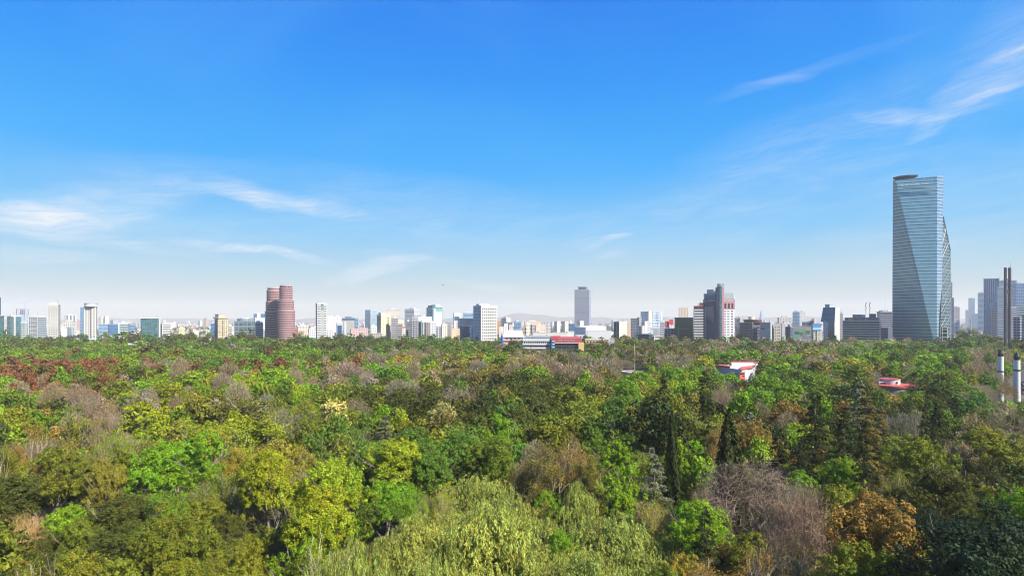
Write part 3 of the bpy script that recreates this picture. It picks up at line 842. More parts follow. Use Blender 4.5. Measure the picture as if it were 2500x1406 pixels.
# ---- the wood beyond the three hundred that show largest: one mass
def far_wood():
    protos = {}
    VV, TT = [], []
    r = np.random.default_rng(9)
    for (x, d, R, H, kd, cl, key, px, yt) in FAR:
        lod = 0 if d < 330 else (1 if d < 520 else 2)
        k = (kd, int(r.integers(0, 3)), lod)
        if k not in protos:
            n, s = ((2000, .70), (900, 1.05), (360, 1.55))[lod]
            rg = np.random.default_rng(hash(k[1]) % 100 + ord(kd) * 13 + lod)
            if kd in 'BUDWPYR' or kd == 'A':
                if kd == 'D': L = [(q[0] * 4.9, q[1] * 4.9, 10 + q[2] * 6.3, rg.uniform(1.2, 2.2)) for q in sph(18, rg, 0)] + [(0, 0, 10, 4)]
                elif kd == 'R': L = [(math.cos(a) * rr, math.sin(a) * rr, z * 18, rg.uniform(.9, 1.6)) for z in rg.uniform(.35, .98, 26) for a in [rg.uniform(0, 6.3)] for rr in [rg.uniform(.45, .9) * ((1 - z) ** .55 + .12) * 6.2]]
                else: L = lobes_round(rg, nl=13 if lod < 2 else 8)
                V, T = crown_from_lobes(L, rg, n if kd != 'A' else int(n * .6), s, sub=4 if lod < 2 else 2, zmin=-.2)
            elif kd == 'C':
                z = 1 - np.sqrt(rg.uniform(0, 1, n)); a = rg.uniform(0, 6.3, n); rr = (1 - z) ** .8 * 5 * rg.uniform(.4, 1.1, n)
                P = np.stack([rr * np.cos(a), rr * np.sin(a), 3 + z * 20.5 - rr * .15], 1)
                V = leaves(P, unit(rg.normal(0, .4, (n, 3)) + np.array([0, 0, 1.])), s, rg, .45); T = shade(n, rg, .35, .06)
            else:                                  # leafless: thin upright slivers
                n = int(n * 1.5)
                q = sph(n, rg, -.1) * rg.uniform(.35, 1, (n, 1)) ** .5
                P = np.stack([q[:, 0] * 5.6, q[:, 1] * 5.6, 9 + q[:, 2] * 8.5], 1)
                al = unit(q + np.array([0, 0, .5])) ; N = unit(np.cross(al, rg.normal(size=(n, 3))))
                V = leaves(P, N, s * 1.4, rg, .13 if lod < 2 else .17, al); T = shade(n, rg, .3, .05)
            protos[k] = (V, T)
        V, T = protos[k]
        _, bR, bH, _, _, _ = KINDS_[kd]
        a = r.uniform(0, 6.28); ca, sa = math.cos(a), math.sin(a)
        M = np.array([[ca, -sa, 0], [sa, ca, 0], [0, 0, 1]])
        W_ = (V @ M.T) * np.array([R / bR, R / bR, H / bH]) + np.array([x, d, 0])
        v = r.uniform(.82, 1.18); h = r.normal(0, .07); c = np.array(C_[cl][0]) * v * np.array([1 + h, 1, 1 - h])
        VV.append(W_.astype(np.float32)); TT.append((T * c).astype(np.float32))
    V = np.concatenate(VV); T = np.concatenate(TT)
    print("far wood quads", len(V), "far trees", len(FAR))
    o = put('distant_wood', quads_mesh('distant_wood', V, T, LEAF))
    tag(o, "mixed green, olive and brown wood stretching to the city edge", "wood", None, "stuff")
far_wood()
# ---------------------------------------------------------------- ground, roads, hills
def ground_material():
    m = bpy.data.materials.new("park_floor"); m.use_nodes = True
    t = NT(m.node_tree)
    g = t.n('ShaderNodeNewGeometry')
    n1 = t.noise(g.outputs['Position'], .06, 6, .65)
    n2 = t.noise(g.outputs['Position'], .9, 4, .6)
    c = t.ramp(n1, [(.3, (.035, .040, .015)), (.5, (.06, .055, .028)), (.7, (.11, .085, .05))])
    c = t.mix(1.0, c, t.m('ADD', .6, t.m('MULTIPLY', n2, .8)), 'MULTIPLY')
    b = t.n('ShaderNodeBsdfPrincipled'); t.put(b.inputs['Base Color'], c); b.inputs['Roughness'].default_value = 1
    o = t.n('ShaderNodeOutputMaterial'); t.put(o.inputs[0], b.outputs[0])
    return m
g = MB(); g.quad((-9500, -300, 0), (9500, -300, 0), (9500, 9600, 0), (-9500, 9600, 0))
tag(g.build('ground', ground_material()), "dark leafy park floor under the trees", "ground", None, "structure")
# the avenue at the picture's edge and the one running away between the towers
asph = plain((.06, .06, .065), .9)
r = MB()
def strip(px0, d0, px1, d1, wdt, z=.02):
    a = Vector((WX(px0, d0), d0)); b = Vector((WX(px1, d1), d1)); n = (b - a).normalized(); n = Vector((-n.y, n.x)) * wdt / 2
    r.quad((a.x - n.x * -1, a.y + n.y, z), (a.x - n.x, a.y - n.y, z), (b.x - n.x, b.y - n.y, z), (b.x + n.x, b.y + n.y, z))
strip(2640, 300, 2480, 560, 26)
strip(2400, 800, 2352, 4200, 46, .03)
tag(r.build('road', asph), "grey asphalt avenue", "road", None, "structure")
pv = MB(); pv.quad((WX(2380, 325), 300, .04), (WX(2600, 325), 300, .04), (WX(2600, 400), 352, .04), (WX(2400, 400), 352, .04))
tag(pv.build('plaza_pavement', plain((.36, .33, .30), .9)), "pale paved plaza round the white columns", "pavement", None, "structure")
hm = MB()
def hill_h(x):
    return 60 + 62 * math.exp(-((x - WX(1262, 8900)) / 330) ** 2) + 34 * math.exp(-((x - WX(1340, 8900)) / 500) ** 2) + 9 * math.sin(x / 170.) + 6 * math.sin(x / 71. + 1) + 30 * math.exp(-((x - WX(1900, 8900)) / 2500) ** 2)
xs = list(range(-9300, 9301, 60))
for a, b in zip(xs, xs[1:]):
    for (y0, f0), (y1, f1) in (((8300, 0), (8600, .55)), ((8600, .55), (8900, 1)), ((8900, 1), (9300, 0))):
        hm.quad((a, y0, hill_h(a) * f0), (b, y0, hill_h(b) * f0), (b, y1, hill_h(b) * f1), (a, y1, hill_h(a) * f1))
tag(hm.build('hills', plain((.16, .15, .13), 1)), "faint grey hills on the horizon", "hills", None, "structure")
# ---------------------------------------------------------------- haze
hz = MB().box((0, 4650, 149.5), (19400, 10300, 301))
hmt = bpy.data.materials.new("haze"); hmt.use_nodes = True
t = NT(hmt.node_tree)
pvol = t.n('ShaderNodeVolumePrincipled')
pvol.inputs['Color'].default_value = (1.0, .97, .92, 1)
pvol.inputs['Density'].default_value = HAZE if 'HAZE' in globals() else .00008
pvol.inputs['Anisotropy'].default_value = .0
o_ = t.n('ShaderNodeOutputMaterial'); t.put(o_.inputs['Volume'], pvol.outputs[0])
tag(hz.build('haze', hmt), "pale blue haze over the far city", "haze", None, "stuff")
# ---------------------------------------------------------------- the city
P_ = {'white': (.78, .76, .72), 'cream': (.74, .63, .42), 'pcream': (.78, .70, .58), 'grey': (.42, .43, .45), 'dgrey': (.16, .17, .19), 'brown': (.36, .27, .22), 'pink': (.62, .33, .33),
      'teal': (.10, .26, .30), 'blue': (.08, .22, .42), 'dblue': (.025, .06, .14), 'dteal': (.02, .09, .10), 'pblue': (.30, .45, .58), 'green': (.10, .25, .20), 'black': (.03, .032, .036),
      'red': (.55, .05, .06), 'orange': (.70, .33, .18), 'glass': (.05, .08, .11), 'win': (.07, .085, .10), 'lgrey': (.60, .62, .65), 'yellow': (.80, .55, .20), 'rust': (.42, .13, .09), 'bglass': (.10, .20, .28)}
def col(c): return P_[c] if isinstance(c, str) else c
BLD_N = 0
class Bld:
    """A building set where its two visible walls span the given bearings: near corner at px xc, distance d."""
    def __init__(s, name, label, d, xl, xc, xr, yt, cat="building", rel=None, depth=None, group=None, base=0.0):
        if xc - xl < .6: xl = xc
        if xr - xc < .6: xr = xc
        one = (xl == xc) or (xr == xc)
        xm = (xl + xr) / 2; b = math.atan((xm - CX) / F)
        if one:
            rel = 0.0
            x0, x1 = xl, xr
            s.C = Vector((WX(x0, d), d)); a = -b
        else:
            wl, wr = xc - xl, xr - xc
            if rel is None: rel = min(R_(74), max(R_(16), math.atan2(wl, wr)))
            a = rel - b
            s.C = Vector((WX(xc, d), d)); x1 = xr
        s.a = a
        s.u = Vector((math.cos(a), math.sin(a))); s.v = Vector((-math.sin(a), math.cos(a)))
        def solve(e, px):
            k = (px - CX) / F
            return (k * s.C.y - s.C.x) / (e.x - k * e.y)
        s.Lr = solve(s.u, x1)
        s.Ll = (depth or max(10, min(s.Lr, 28))) if one else solve(s.v, xl)
        s.one = one
        s.zt = WZ(yt, d); s.z0 = base; s.d = d
        ctr = s.C + s.u * s.Lr / 2 + s.v * s.Ll / 2
        s.root = empty(name, (ctr.x, ctr.y, 0), 0, label, cat, group)
        s.off = Vector((ctr.x, ctr.y, 0)); s.nwin = 0; s.rest = []
    # local helper: everything is parented with coordinates relative to the root
    def _p(s, P): return (P.x - s.off.x, P.y - s.off.y)
    def foot(s, r0=0, r1=None, l0=0, l1=None, pad=0.0):
        r1 = s.Lr if r1 is None else r1; l1 = s.Ll if l1 is None else l1
        pts = [s.C + s.u * (r0 - pad) + s.v * (l0 - pad), s.C + s.u * (r1 + pad) + s.v * (l0 - pad), s.C + s.u * (r1 + pad) + s.v * (l1 + pad), s.C + s.u * (r0 - pad) + s.v * (l1 + pad)]
        return [s._p(p) for p in pts]
    def body(s, mat, name='wall', z0=None, z1=None, **k):
        mb = MB().prism(s.foot(**k), s.z0 if z0 is None else z0, s.zt if z1 is None else z1)
        return mb.build(name, mat, s.root)
    def roof(s, mat, h=1.0, pad=.35, name='roof'):
        return MB().prism(s.foot(pad=pad), s.zt, s.zt + h).build(name, mat, s.root)
    def top(s, name, mat, f0, f1, g0, g1, h, dz=0.0):
        """block on the roof spanning fractions f of the right wall and g of the left wall"""
        return MB().prism(s.foot(f0 * s.Lr, f1 * s.Lr, g0 * s.Ll, g1 * s.Ll), s.zt + dz, s.zt + dz + h).build(name, mat, s.root)
    def side(s, which):
        return (s.C, s.u, s.Lr, s.a) if which == 'R' else (s.C, s.v, s.Ll, s.a + math.pi / 2)
    def pane(s, which, t0, t1, z0, z1, mat, name='window', proud=.12, thick=.5):
        """a slab on the wall between t0..t1 metres along it and z0..z1"""
        C, e, L, ang = s.side(which)
        n = Vector((s.u.y, -s.u.x)) if which == 'R' else Vector((-s.u.x, -s.u.y))
        c = C + e * ((t0 + t1) / 2) + n * (proud - thick / 2)
        o = put(name, unit_box(mat), s.root, (c.x - s.off.x, c.y - s.off.y, (z0 + z1) / 2), ang, (t1 - t0, thick, z1 - z0))
        return o
    def windows(s, which, nx, nz, mat, fx=.55, fz=.55, m0=1.0, m1=1.0, zb=8.0, ztop=1.5, cap=96, name='window'):
        C, e, L, ang = s.side(which)
        w = (L - m0 - m1) / nx; h = (s.zt - ztop - zb) / nz
        for j in range(nz - 1, -1, -1):
            for i in range(nx):
                t0 = m0 + i * w + w * (1 - fx) / 2; z0 = zb + j * h + h * (1 - fz) / 2
                if s.nwin < cap:
                    s.pane(which, t0, t0 + w * fx, z0, z0 + h * fz, mat, name); s.nwin += 1
                else: s.rest.append((which, t0, t0 + w * fx, z0, z0 + h * fz, mat))
    def flush(s):
        if s.rest:
            mb = MB()
            for which, t0, t1, z0, z1, mat in s.rest:
                C, e, L, ang = s.side(which); n = Vector((s.u.y, -s.u.x)) if which == 'R' else Vector((-s.u.x, -s.u.y))
                c = C + e * ((t0 + t1) / 2) - n * .13
                mb.box((c.x - s.off.x, c.y - s.off.y, (z0 + z1) / 2), (t1 - t0, .5, z1 - z0), ang)
            o = mb.build('window', s.rest[0][5], s.root); o['kind'] = 'stuff'
            s.rest = []
    def bands(s, which, fh, mat, fz=.45, m0=.8, m1=.8, zb=6.0, ztop=1.2, name='window_band', proud=.12):
        L = s.side(which)[2]; z = s.zt - ztop
        while z - fh > zb:
            s.pane(which, m0, L - m1, z - fh * fz, z, mat, name, proud); z -= fh
    def lattice(s, which, nx, nz, mat, pw=.35, sh=.35, zb=6.0, ztop=1.0, proud=.6, name='facade_frame'):
        """piers and slabs standing proud of the wall: one mesh"""
        C, e, L, ang = s.side(which)
        n = Vector((s.u.y, -s.u.x)) if which == 'R' else Vector((-s.u.x, -s.u.y))
        mb = MB(); w = L / nx; h = (s.zt - ztop - zb) / nz
        for i in range(nx + 1):
            c = C + e * (i * w) + n * (proud / 2 - .1)
            mb.box((c.x - s.off.x, c.y - s.off.y, (s.zt) / 2), (w * pw, proud + .2, s.zt - .05), ang)
        for j in range(nz + 1):
            c = C + e * (L / 2) + n * (proud / 2 - .13)
            mb.box((c.x - s.off.x, c.y - s.off.y, zb + j * h), (L - .05, proud + .2, h * sh), ang)
        return mb.build(name, mat, s.root)
def clutter(b, seed, n=5):
    """tanks, lift houses and ducts on the roof, each a part"""
    r = random.Random(seed)
    for i in range(n):
        f = r.uniform(.1, .75); g = r.uniform(.15, .7); w_ = r.uniform(.08, .2)
        b.top(r.choice(['rooftop_unit', 'water_tank', 'stair_house']), plain(col(r.choice(['white', 'lgrey', 'grey', 'pcream']))), f, f + w_, g, g + .2, r.uniform(1.2, 3.6))
    for i in range(r.randint(1, 3)):
        q = b.C + b.u * b.Lr * r.uniform(.1, .9) + b.v * b.Ll * r.uniform(.1, .8); z = b.zt + 1
        MB().tube((q.x - b.off.x, q.y - b.off.y, z), (q.x - b.off.x, q.y - b.off.y, z + r.uniform(4, 10)), .22, .12, 4).build('antenna', plain((.45, .45, .46)), b.root)

# ---- simple towers and blocks: (object name, label, distance, left, corner, right, top, wall, glass, floor h, bay, fx, fz, metal, roof/feature code)
LIST = [
 ('glass_tower', "dark slate tower cut off by the picture's edge", 1200, -30, -30, 2, 726, 'dblue', 'dblue', 3.6, 2, .9, .6, .4, ''),
 ('office_block', "teal glass block cut off by the picture's edge beside the teal banded block", 1050, -30, -28, 10, 773, 'dteal', 'teal', 3.6, 2.4, .85, .8, .5, 'r'),
 ('apartment_block', "low green glazed block with white frames in front of the unfinished tower", 1000, 51, 62, 70, 789, 'white', 'green', 3.3, 3.2, .72, .68, .4, 'r'),
 ('office_block', "white block with blue glass centre between the slim and round-topped white towers", 1800, 158, 160, 186, 770, 'pcream', 'blue', 3.6, 9, .55, .9, .4, 'c'),
 ('office_block', "low beige block with blue corner under the blue-centred white block", 1500, 154, 175, 185, 786, 'pcream', 'blue', 3.6, 5, .5, .45, .4, 'r'),
 ('apartment_block', "dull pink slab just beside the round-topped white tower", 2000, 187, 187, 197, 781, (.5, .36, .36), 'win', 3.3, 3, .4, .4, .2, ''),
 ('glass_tower', "narrow bright blue glass tower hugging the round-topped white tower", 1400, 196, 196, 206, 750, 'pblue', 'blue', 3.6, 2, .9, .75, .5, ''),
 ('apartment_block', "small pale green-sided block low between two white towers", 1100, 163, 173, 183, 799, 'lgrey', 'green', 3.3, 4, .7, .6, .3, ''),
 ('apartment_block', "white low house block with stepped roof beside the slim white tower", 1050, 149, 149, 163, 803, 'white', 'win', 3.3, 4, .3, .3, .1, 'c'),
 ('office_block', "low blue glass block below hazy cream flats", 1500, 240, 240, 264, 791, 'pblue', 'blue', 3.6, 3, .85, .6, .4, ''),
 ('apartment_block', "hazy cream block with notched top beyond the low blue glass block", 2400, 240, 247, 254, 775, 'pcream', 'win', 3.3, 3, .4, .4, .1, 'c'),
 ('apartment_block', "hazy white block with a rooftop frame, tallest of its cluster", 2400, 254, 256, 266, 773, 'white', 'win', 3.3, 3, .4, .4, .1, 'c'),
 ('apartment_block', "hazy lilac-grey block right of a cream cluster", 2400, 269, 276, 288, 782, (.5, .5, .58), 'win', 3.3, 3, .4, .4, .1, ''),
 ('office_block', "wide low bright blue glass block beside the white-framed green one", 1300, 264, 266, 291, 792, 'blue', 'blue', 3.6, 3, .9, .7, .5, ''),
 ('office_block', "white-framed green glass office with dark roof plant", 1150, 289, 289, 314, 789, 'white', 'teal', 3.6, 25, .86, .72, .5, 'c'),
 ('office_block', "blue glass wing behind the white-framed green office", 1300, 314, 316, 330, 791, 'pblue', 'blue', 3.6, 3, .9, .7, .5, ''),
 ('office_block', "dark-topped white office beside the teal glass cube", 1150, 389, 396, 416, 793, 'white', 'win', 3.5, 30, .94, .5, .2, 'r'),
 ('apartment_block', "pale yellow low block among distant white houses", 1500, 434, 436, 452, 801, (.78, .62, .36), 'win', 3.3, 3, .5, .4, .1, 'c'),
 ('apartment_block', "small brick-red block among distant white houses", 1700, 464, 464, 471, 803, 'rust', 'win', 3.3, 3, .3, .4, .1, ''),
 ('office_block', "small bright blue glass block tucked behind the beige classical tower", 1500, 514, 514, 524, 790, 'blue', 'blue', 3.6, 3, .9, .7, .5, 'c'),
 ('apartment_block', "red-flanked white block behind the beige classical tower", 1500, 556, 566, 573, 797, 'pcream', 'win', 3.3, 3, .5, .4, .1, ''),
 ('office_block', "stepped white block behind the grey glass office", 1600, 622, 622, 649, 776, 'white', 'lgrey', 3.6, 12, .8, .3, .2, ''),
 ('office_block', "blue banded glass annex beside the grey glass office", 1000, 623, 623, 643, 789, 'lgrey', 'bglass', 3.4, 30, .95, .6, .5, 'r'),
 ('apartment_block', "small red block at the foot of the pink twin towers", 1200, 719, 719, 727, 803, 'rust', 'win', 3.3, 3, .3, .4, .1, ''),
 ('hotel', "cream flat-roofed hotel with window rows and dark roof house", 1350, 728, 728, 752, 796, 'pcream', 'win', 3.3, 3.4, .5, .45, .1, 'c'),
 ('house', "peach low block in front of the cream flat-roofed hotel", 1100, 727, 742, 750, 809, (.8, .58, .45), 'win', 3.3, 4, .3, .3, .1, ''),
 ('apartment_block', "low white block with orange awning beside the white banded tower", 1150, 753, 755, 771, 803, 'white', 'win', 3.3, 4, .5, .4, .1, 'c'),
 ('apartment_block', "broad white block with pale frame beside the white banded tower", 1300, 797, 797, 820, 774, 'white', 'lgrey', 3.4, 5, .55, .35, .1, 'c'),
 ('office_block', "tall white ribbed block behind a blue glass box", 1400, 816, 818, 833, 773, 'white', 'win', 3.4, 4, .25, .7, .1, 'c'),
 ('apartment_block', "red-roofed white block under the broad white block", 1000, 797, 797, 812, 806, 'white', 'win', 3.3, 4, .5, .4, .1, ''),
 ('office_block', "pale grey sliver block beside the blue glass box", 1150, 839, 840, 846, 786, 'lgrey', 'pblue', 3.4, 3, .5, .5, .3, ''),
 ('house', "pink low house in the gap before the hazy glass tower", 1100, 855, 857, 874, 804, (.72, .42, .42), 'win', 3.3, 4, .4, .4, .1, ''),
 ('house', "long pink-roofed low block below the hazy glass tower", 1300, 875, 875, 898, 802, (.72, .52, .46), 'win', 3.3, 4, .4, .4, .1, ''),
 ('apartment_block', "small white block at the foot of the cream apartment tower", 1200, 903, 905, 920, 796, 'white', 'win', 3.3, 4, .5, .4, .1, 'c'),
 ('apartment_block', "hazy cream tower with a dark roof edge behind the cream apartment tower", 1700, 943, 943, 976, 756, 'pcream', 'win', 3.4, 3, .55, .4, .1, 'c'),
 ('apartment_block', "grey-brown banded block next to the cream apartment tower", 1000, 954, 955, 972, 778, (.42, .40, .38), 'dgrey', 3.2, 30, .95, .55, .2, 'c'),
 ('apartment_block', "cream block with a sloping flank behind grey-brown balconies", 1200, 970, 971, 986, 781, 'cream', 'win', 3.3, 6, .2, .3, .1, ''),
 ('apartment_block', "low brown block with white floor lines before a cream block", 950, 967, 968, 983, 792, (.35, .31, .30), 'dgrey', 3.3, 30, .95, .55, .2, 'r'),
 ('house', "small cream house with a red tiled roof among brown blocks", 930, 980, 981, 991, 801, 'pcream', 'win', 3.3, 4, .5, .4, .1, 't'),
 ('glass_tower', "two-tone white and slate tower behind the grey balcony block", 1500, 988, 1011, 1026, 755, 'lgrey', 'grey', 3.5, 30, .96, .45, .3, 'c'),
 ('apartment_block', "dark green-grey block beside the grey balcony block", 960, 991, 992, 1004, 786, (.20, .23, .25), 'dgrey', 3.2, 30, .95, .6, .2, 'c'),
 ('office_block', "bright white blank-topped block behind the grey balcony block", 1150, 1019, 1021, 1054, 774, 'white', 'lgrey', 3.4, 9, .3, .2, .1, 'c'),
 ('apartment_block', "narrow block with teal vertical glazing right of the grey balcony block", 950, 1022, 1029, 1038, 788, (.45, .45, .44), 'bglass', 3.2, 4.5, .5, .9, .4, 'r'),
 ('apartment_block', "brown and cream block right of teal vertical glazing", 980, 1037, 1040, 1050, 788, 'brown', 'dgrey', 3.2, 5, .6, .6, .2, ''),
 ('apartment_block', "white block with small square windows above a dark-eyed low block", 1100, 1050, 1050, 1064, 787, 'white', 'win', 3.2, 3, .4, .4, .1, 'c'),
 ('apartment_block', "slate low block with big dark windows in a white frame", 940, 1063, 1063, 1077, 798, 'lgrey', 'dgrey', 3.4, 5, .7, .6, .2, ''),
 ('apartment_block', "cream block with two rows of tiny windows near the dark blue glass block", 950, 1077, 1079, 1092, 794, 'pcream', 'win', 3.2, 4, .35, .4, .1, 'r'),
 ('apartment_block', "dark stair tower between the cream block and the tan block", 1000, 1091, 1092, 1101, 793, (.33, .30, .29), 'dgrey', 3.2, 3, .6, .5, .2, ''),
 ('office_block', "hazy grey grid-windowed block in the middle distance", 1600, 1083, 1083, 1103, 782, (.55, .57, .60), 'win', 3.4, 3, .6, .5, .2, ''),
 ('apartment_block', "tan low block with a framed sign in front of the dark blue glass block", 900, 1101, 1102, 1122, 803, (.74, .55, .36), 'win', 3.3, 20, .2, .2, .1, ''),
 ('office_block', "pale blue banded tower behind the dark blue glass block", 1600, 1131, 1132, 1158, 764, 'pblue', 'bglass', 3.5, 30, .97, .45, .3, 'c'),
 ('apartment_block', "small white block wedged beside the white grid-windowed tower", 930, 1149, 1149, 1158, 810, 'white', 'win', 3.4, 6, .4, .4, .1, ''),
 ('apartment_block', "orange-red sliver block just past the white grid-windowed tower", 1500, 1213, 1213, 1222, 784, 'orange', 'win', 3.3, 3, .3, .3, .1, ''),
 ('apartment_block', "hazy cream tower with a curved roof past the white grid-windowed tower", 1900, 1224, 1236, 1247, 777, 'pcream', 'win', 3.4, 3, .4, .6, .1, 'c'),
 ('office_block', "blue-green glass block behind a white cube", 1500, 1235, 1237, 1251, 787, 'teal', 'teal', 3.6, 3, .9, .7, .4, ''),
 ('office_block', "pink and white modern block with a bright blue glass front", 1400, 1255, 1256, 1271, 786, 'pblue', 'blue', 3.6, 4, .9, .8, .4, 'c'),
 ('house', "white cube house above the cream hall roof", 1100, 1229, 1231, 1240, 791, 'white', 'win', 3.6, 7, .3, .3, .1, ''),
 ('house', "white and red painted block above the cream hall roof", 1150, 1240, 1243, 1253, 794, (.75, .5, .48), 'win', 3.6, 5, .3, .3, .1, ''),
 ('house', "low pale block at the foot of the white grid-windowed tower", 1000, 1218, 1219, 1230, 799, 'pcream', 'win', 3.6, 5, .3, .2, .1, ''),
 ('apartment_block', "peach apartment tower with paired windows over the striped long building", 1300, 1283, 1284, 1296, 790, 'pcream', 'win', 3.2, 3, .5, .4, .1, 'c'),
 ('apartment_block', "grey and white banded tower joined to the peach apartment tower", 1300, 1296, 1299, 1307, 793, (.5, .45, .47), 'win', 3.2, 10, .8, .4, .1, ''),
 ('apartment_block', "long orange-topped block with many roof gables", 1700, 1280, 1281, 1321, 785, (.78, .52, .36), 'win', 3.2, 3, .4, .4, .1, 'c'),
 ('apartment_block', "low peach block with two arches beyond dark trees", 1500, 1307, 1309, 1335, 796, (.74, .56, .42), 'win', 3.3, 5, .3, .3, .1, 'c'),
 ('apartment_block', "slim grey balcony block at the end of the peach row", 1300, 1333, 1334, 1345, 795, 'lgrey', 'dgrey', 3.2, 4, .6, .5, .2, ''),
 ('apartment_block', "brick banded block in front of the orange-topped block", 1300, 1272, 1273, 1284, 800, (.6, .42, .36), 'win', 3.2, 10, .9, .4, .1, ''),
 ('slab_block', "first beige slab of three before the lone grey tower", 1700, 1353, 1360, 1368, 785, 'pcream', 'grey', 3.2, 30, .3, .2, .1, ''),
 ('slab_block', "second beige slab of three, twin-fronted, before the lone grey tower", 1700, 1371, 1379, 1388, 785, (.66, .56, .46), 'grey', 3.2, 30, .3, .2, .1, ''),
 ('slab_block', "third beige slab of three, at the foot of the lone grey tower", 1700, 1408, 1416, 1425, 784, 'pcream', 'grey', 3.2, 30, .3, .2, .1, ''),
 ('office_block', "square blue glass block among beige slabs", 1500, 1388, 1388, 1404, 791, 'blue', 'blue', 3.6, 3, .9, .75, .4, ''),
 ('office_block', "grey block with a corner notch left of the blue patchwork block", 1250, 1540, 1556, 1557, 778, 'grey', 'win', 3.4, 4, .5, .5, .2, ''),
 ('apartment_block', "brown-grey tower beside the blue patchwork block", 1200, 1556, 1560, 1567, 775, (.40, .37, .34), 'win', 3.3, 4, .3, .4, .1, ''),
 ('apartment_block', "white block with stepped cream side under the blue patchwork block", 1150, 1566, 1574, 1588, 785, 'white', 'win', 3.3, 30, .6, .3, .1, ''),
 ('apartment_block', "peach block beside the blank cream slab", 1000, 1531, 1532, 1540, 789, (.72, .50, .32), 'win', 3.3, 4, .2, .2, .1, 'c'),
 ('apartment_block', "hazy peach tower with three window columns behind the green glass cube", 1900, 1657, 1658, 1681, 751, (.80, .60, .46), 'win', 3.3, 5, .55, .5, .1, 'c'),
 ('house', "white block with a bright red end wall below the blue patchwork block", 1000, 1556, 1567, 1574, 797, 'white', 'win', 3.4, 5, .6, .5, .1, ''),
 ('office_block', "low dark navy block with a brown end in front of rooftops", 880, 1557, 1584, 1594, 817, 'dblue', 'dblue', 3.6, 4, .85, .6, .3, ''),
 ('apartment_block', "slate banded block stepping up beside red panels", 1000, 1612, 1613, 1622, 787, 'lgrey', 'dgrey', 3.2, 30, .95, .55, .2, 'r'),
 ('house', "low ribbed grey hall among rooftops near red panels", 1000, 1595, 1596, 1613, 802, (.5, .5, .52), 'win', 3.4, 2, .3, .7, .1, ''),
 ('apartment_block', "white block behind the red panels", 1150, 1623, 1624, 1647, 786, 'white', 'win', 3.3, 5, .4, .4, .1, 'c'),
 ('office_block', "dark teal framed glass office beside the green glass cube", 900, 1621, 1622, 1648, 803, (.30, .42, .45), 'dteal', 3.6, 5, .8, .75, .4, ''),
 ('apartment_block', "low white-roofed block before dark teal framed glass", 860, 1594, 1597, 1621, 822, 'pcream', 'dgrey', 4.0, 30, .9, .4, .2, ''),
 ('apartment_block', "dark narrow balcony block beside the hotel tower's white wall", 950, 1794, 1795, 1806, 779, (.28, .27, .28), 'dgrey', 3.2, 6, .8, .55, .2, 'r'),
 ('house', "peach low house at the foot of a dark narrow balcony block", 900, 1796, 1798, 1807, 810, (.74, .5, .38), 'win', 3.2, 6, .2, .3, .1, ''),
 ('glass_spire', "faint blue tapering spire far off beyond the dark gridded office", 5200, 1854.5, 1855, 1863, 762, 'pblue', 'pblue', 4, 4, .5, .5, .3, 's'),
 ('office_block', "cream block with plants on its roof right of the pale grey block", 1200, 1898, 1902, 1932, 776, 'pcream', 'win', 3.4, 6, .4, .3, .1, 'c'),
 ('apartment_block', "small white block behind dark trees right of the cream-fronted block", 1050, 1906, 1910, 1930, 790, 'white', 'win', 3.4, 6, .4, .3, .1, 'c'),
 ('office_block', "blue glass block joined to a tall plain white slab", 1400, 1935, 1937, 1952, 762, 'pblue', 'blue', 3.5, 3, .9, .7, .4, 'c'),
 ('apartment_block', "tall plain white slab above the green painted advert", 1380, 1951, 1952, 1966, 763, 'white', 'lgrey', 3.3, 3, .4, .3, .1, 'c'),
 ('apartment_block', "dark slate balcony block left of the green painted advert", 880, 1917, 1930, 1938, 799, (.14, .18, .24), 'dblue', 3.2, 4, .7, .6, .3, 'c'),
 ('house', "pale grey-green house low beside the cream-fronted block", 880, 1907, 1909, 1918, 820, (.55, .6, .58), 'win', 3.2, 4, .4, .4, .1, ''),
 ('office_block', "low dark blue hall behind the round red sign", 1100, 1958, 1960, 1986, 787, 'dblue', 'blue', 3.6, 4, .8, .6, .3, ''),
 ('apartment_block', "white block with a tomato-coloured poster beside the slanted glass office", 900, 2001, 2009, 2011, 787, 'white', 'win', 3.4, 20, .2, .2, .1, ''),
 ('apartment_block', "white ribbed block in front of the slanted glass office", 890, 2010, 2011, 2021, 789, 'white', 'lgrey', 3.4, 3, .4, .8, .1, 'c'),
 ('house', "white low house beneath the blue billboard", 850, 1984, 1986, 2010, 812, 'pcream', 'win', 3.4, 5, .3, .3, .1, 'c'),
 ('office_block', "grey narrow block between the slanted glass office and striped office", 1000, 2050, 2051, 2058, 766, (.55, .52, .5), 'win', 3.4, 3, .4, .5, .1, 'c'),
 ('office_block', "purple-grey banded block behind the tallest glass tower", 1000, 2141, 2150, 2178, 763, (.45, .43, .5), 'dblue', 3.5, 30, .96, .5, .2, 'r'),
 ('office_block', "low dark glass block between the striped office and tallest tower", 850, 2151, 2152, 2169, 801, (.2, .24, .3), 'dblue', 3.5, 3, .85, .6, .3, ''),
 ('office_block', "small dark glass cube at the braced side of the tallest tower", 770, 2297, 2300, 2314, 799, 'pcream', 'dteal', 5, 6, .8, .85, .3, ''),
 ('glass_tower', "slim slate-blue tower peeking past the braced side of the tallest tower", 1150, 2316, 2318, 2325, 690, (.30, .36, .45), 'dblue', 3.6, 3, .8, .6, .3, ''),  # dark blue-grey wall colour
 ('glass_tower', "lower slate-blue tower stepping down beside the avenue", 1200, 2318, 2320, 2329, 728, (.22, .32, .45), 'dblue', 3.6, 3, .8, .6, .3, ''),  # deeper blue-grey wall colour
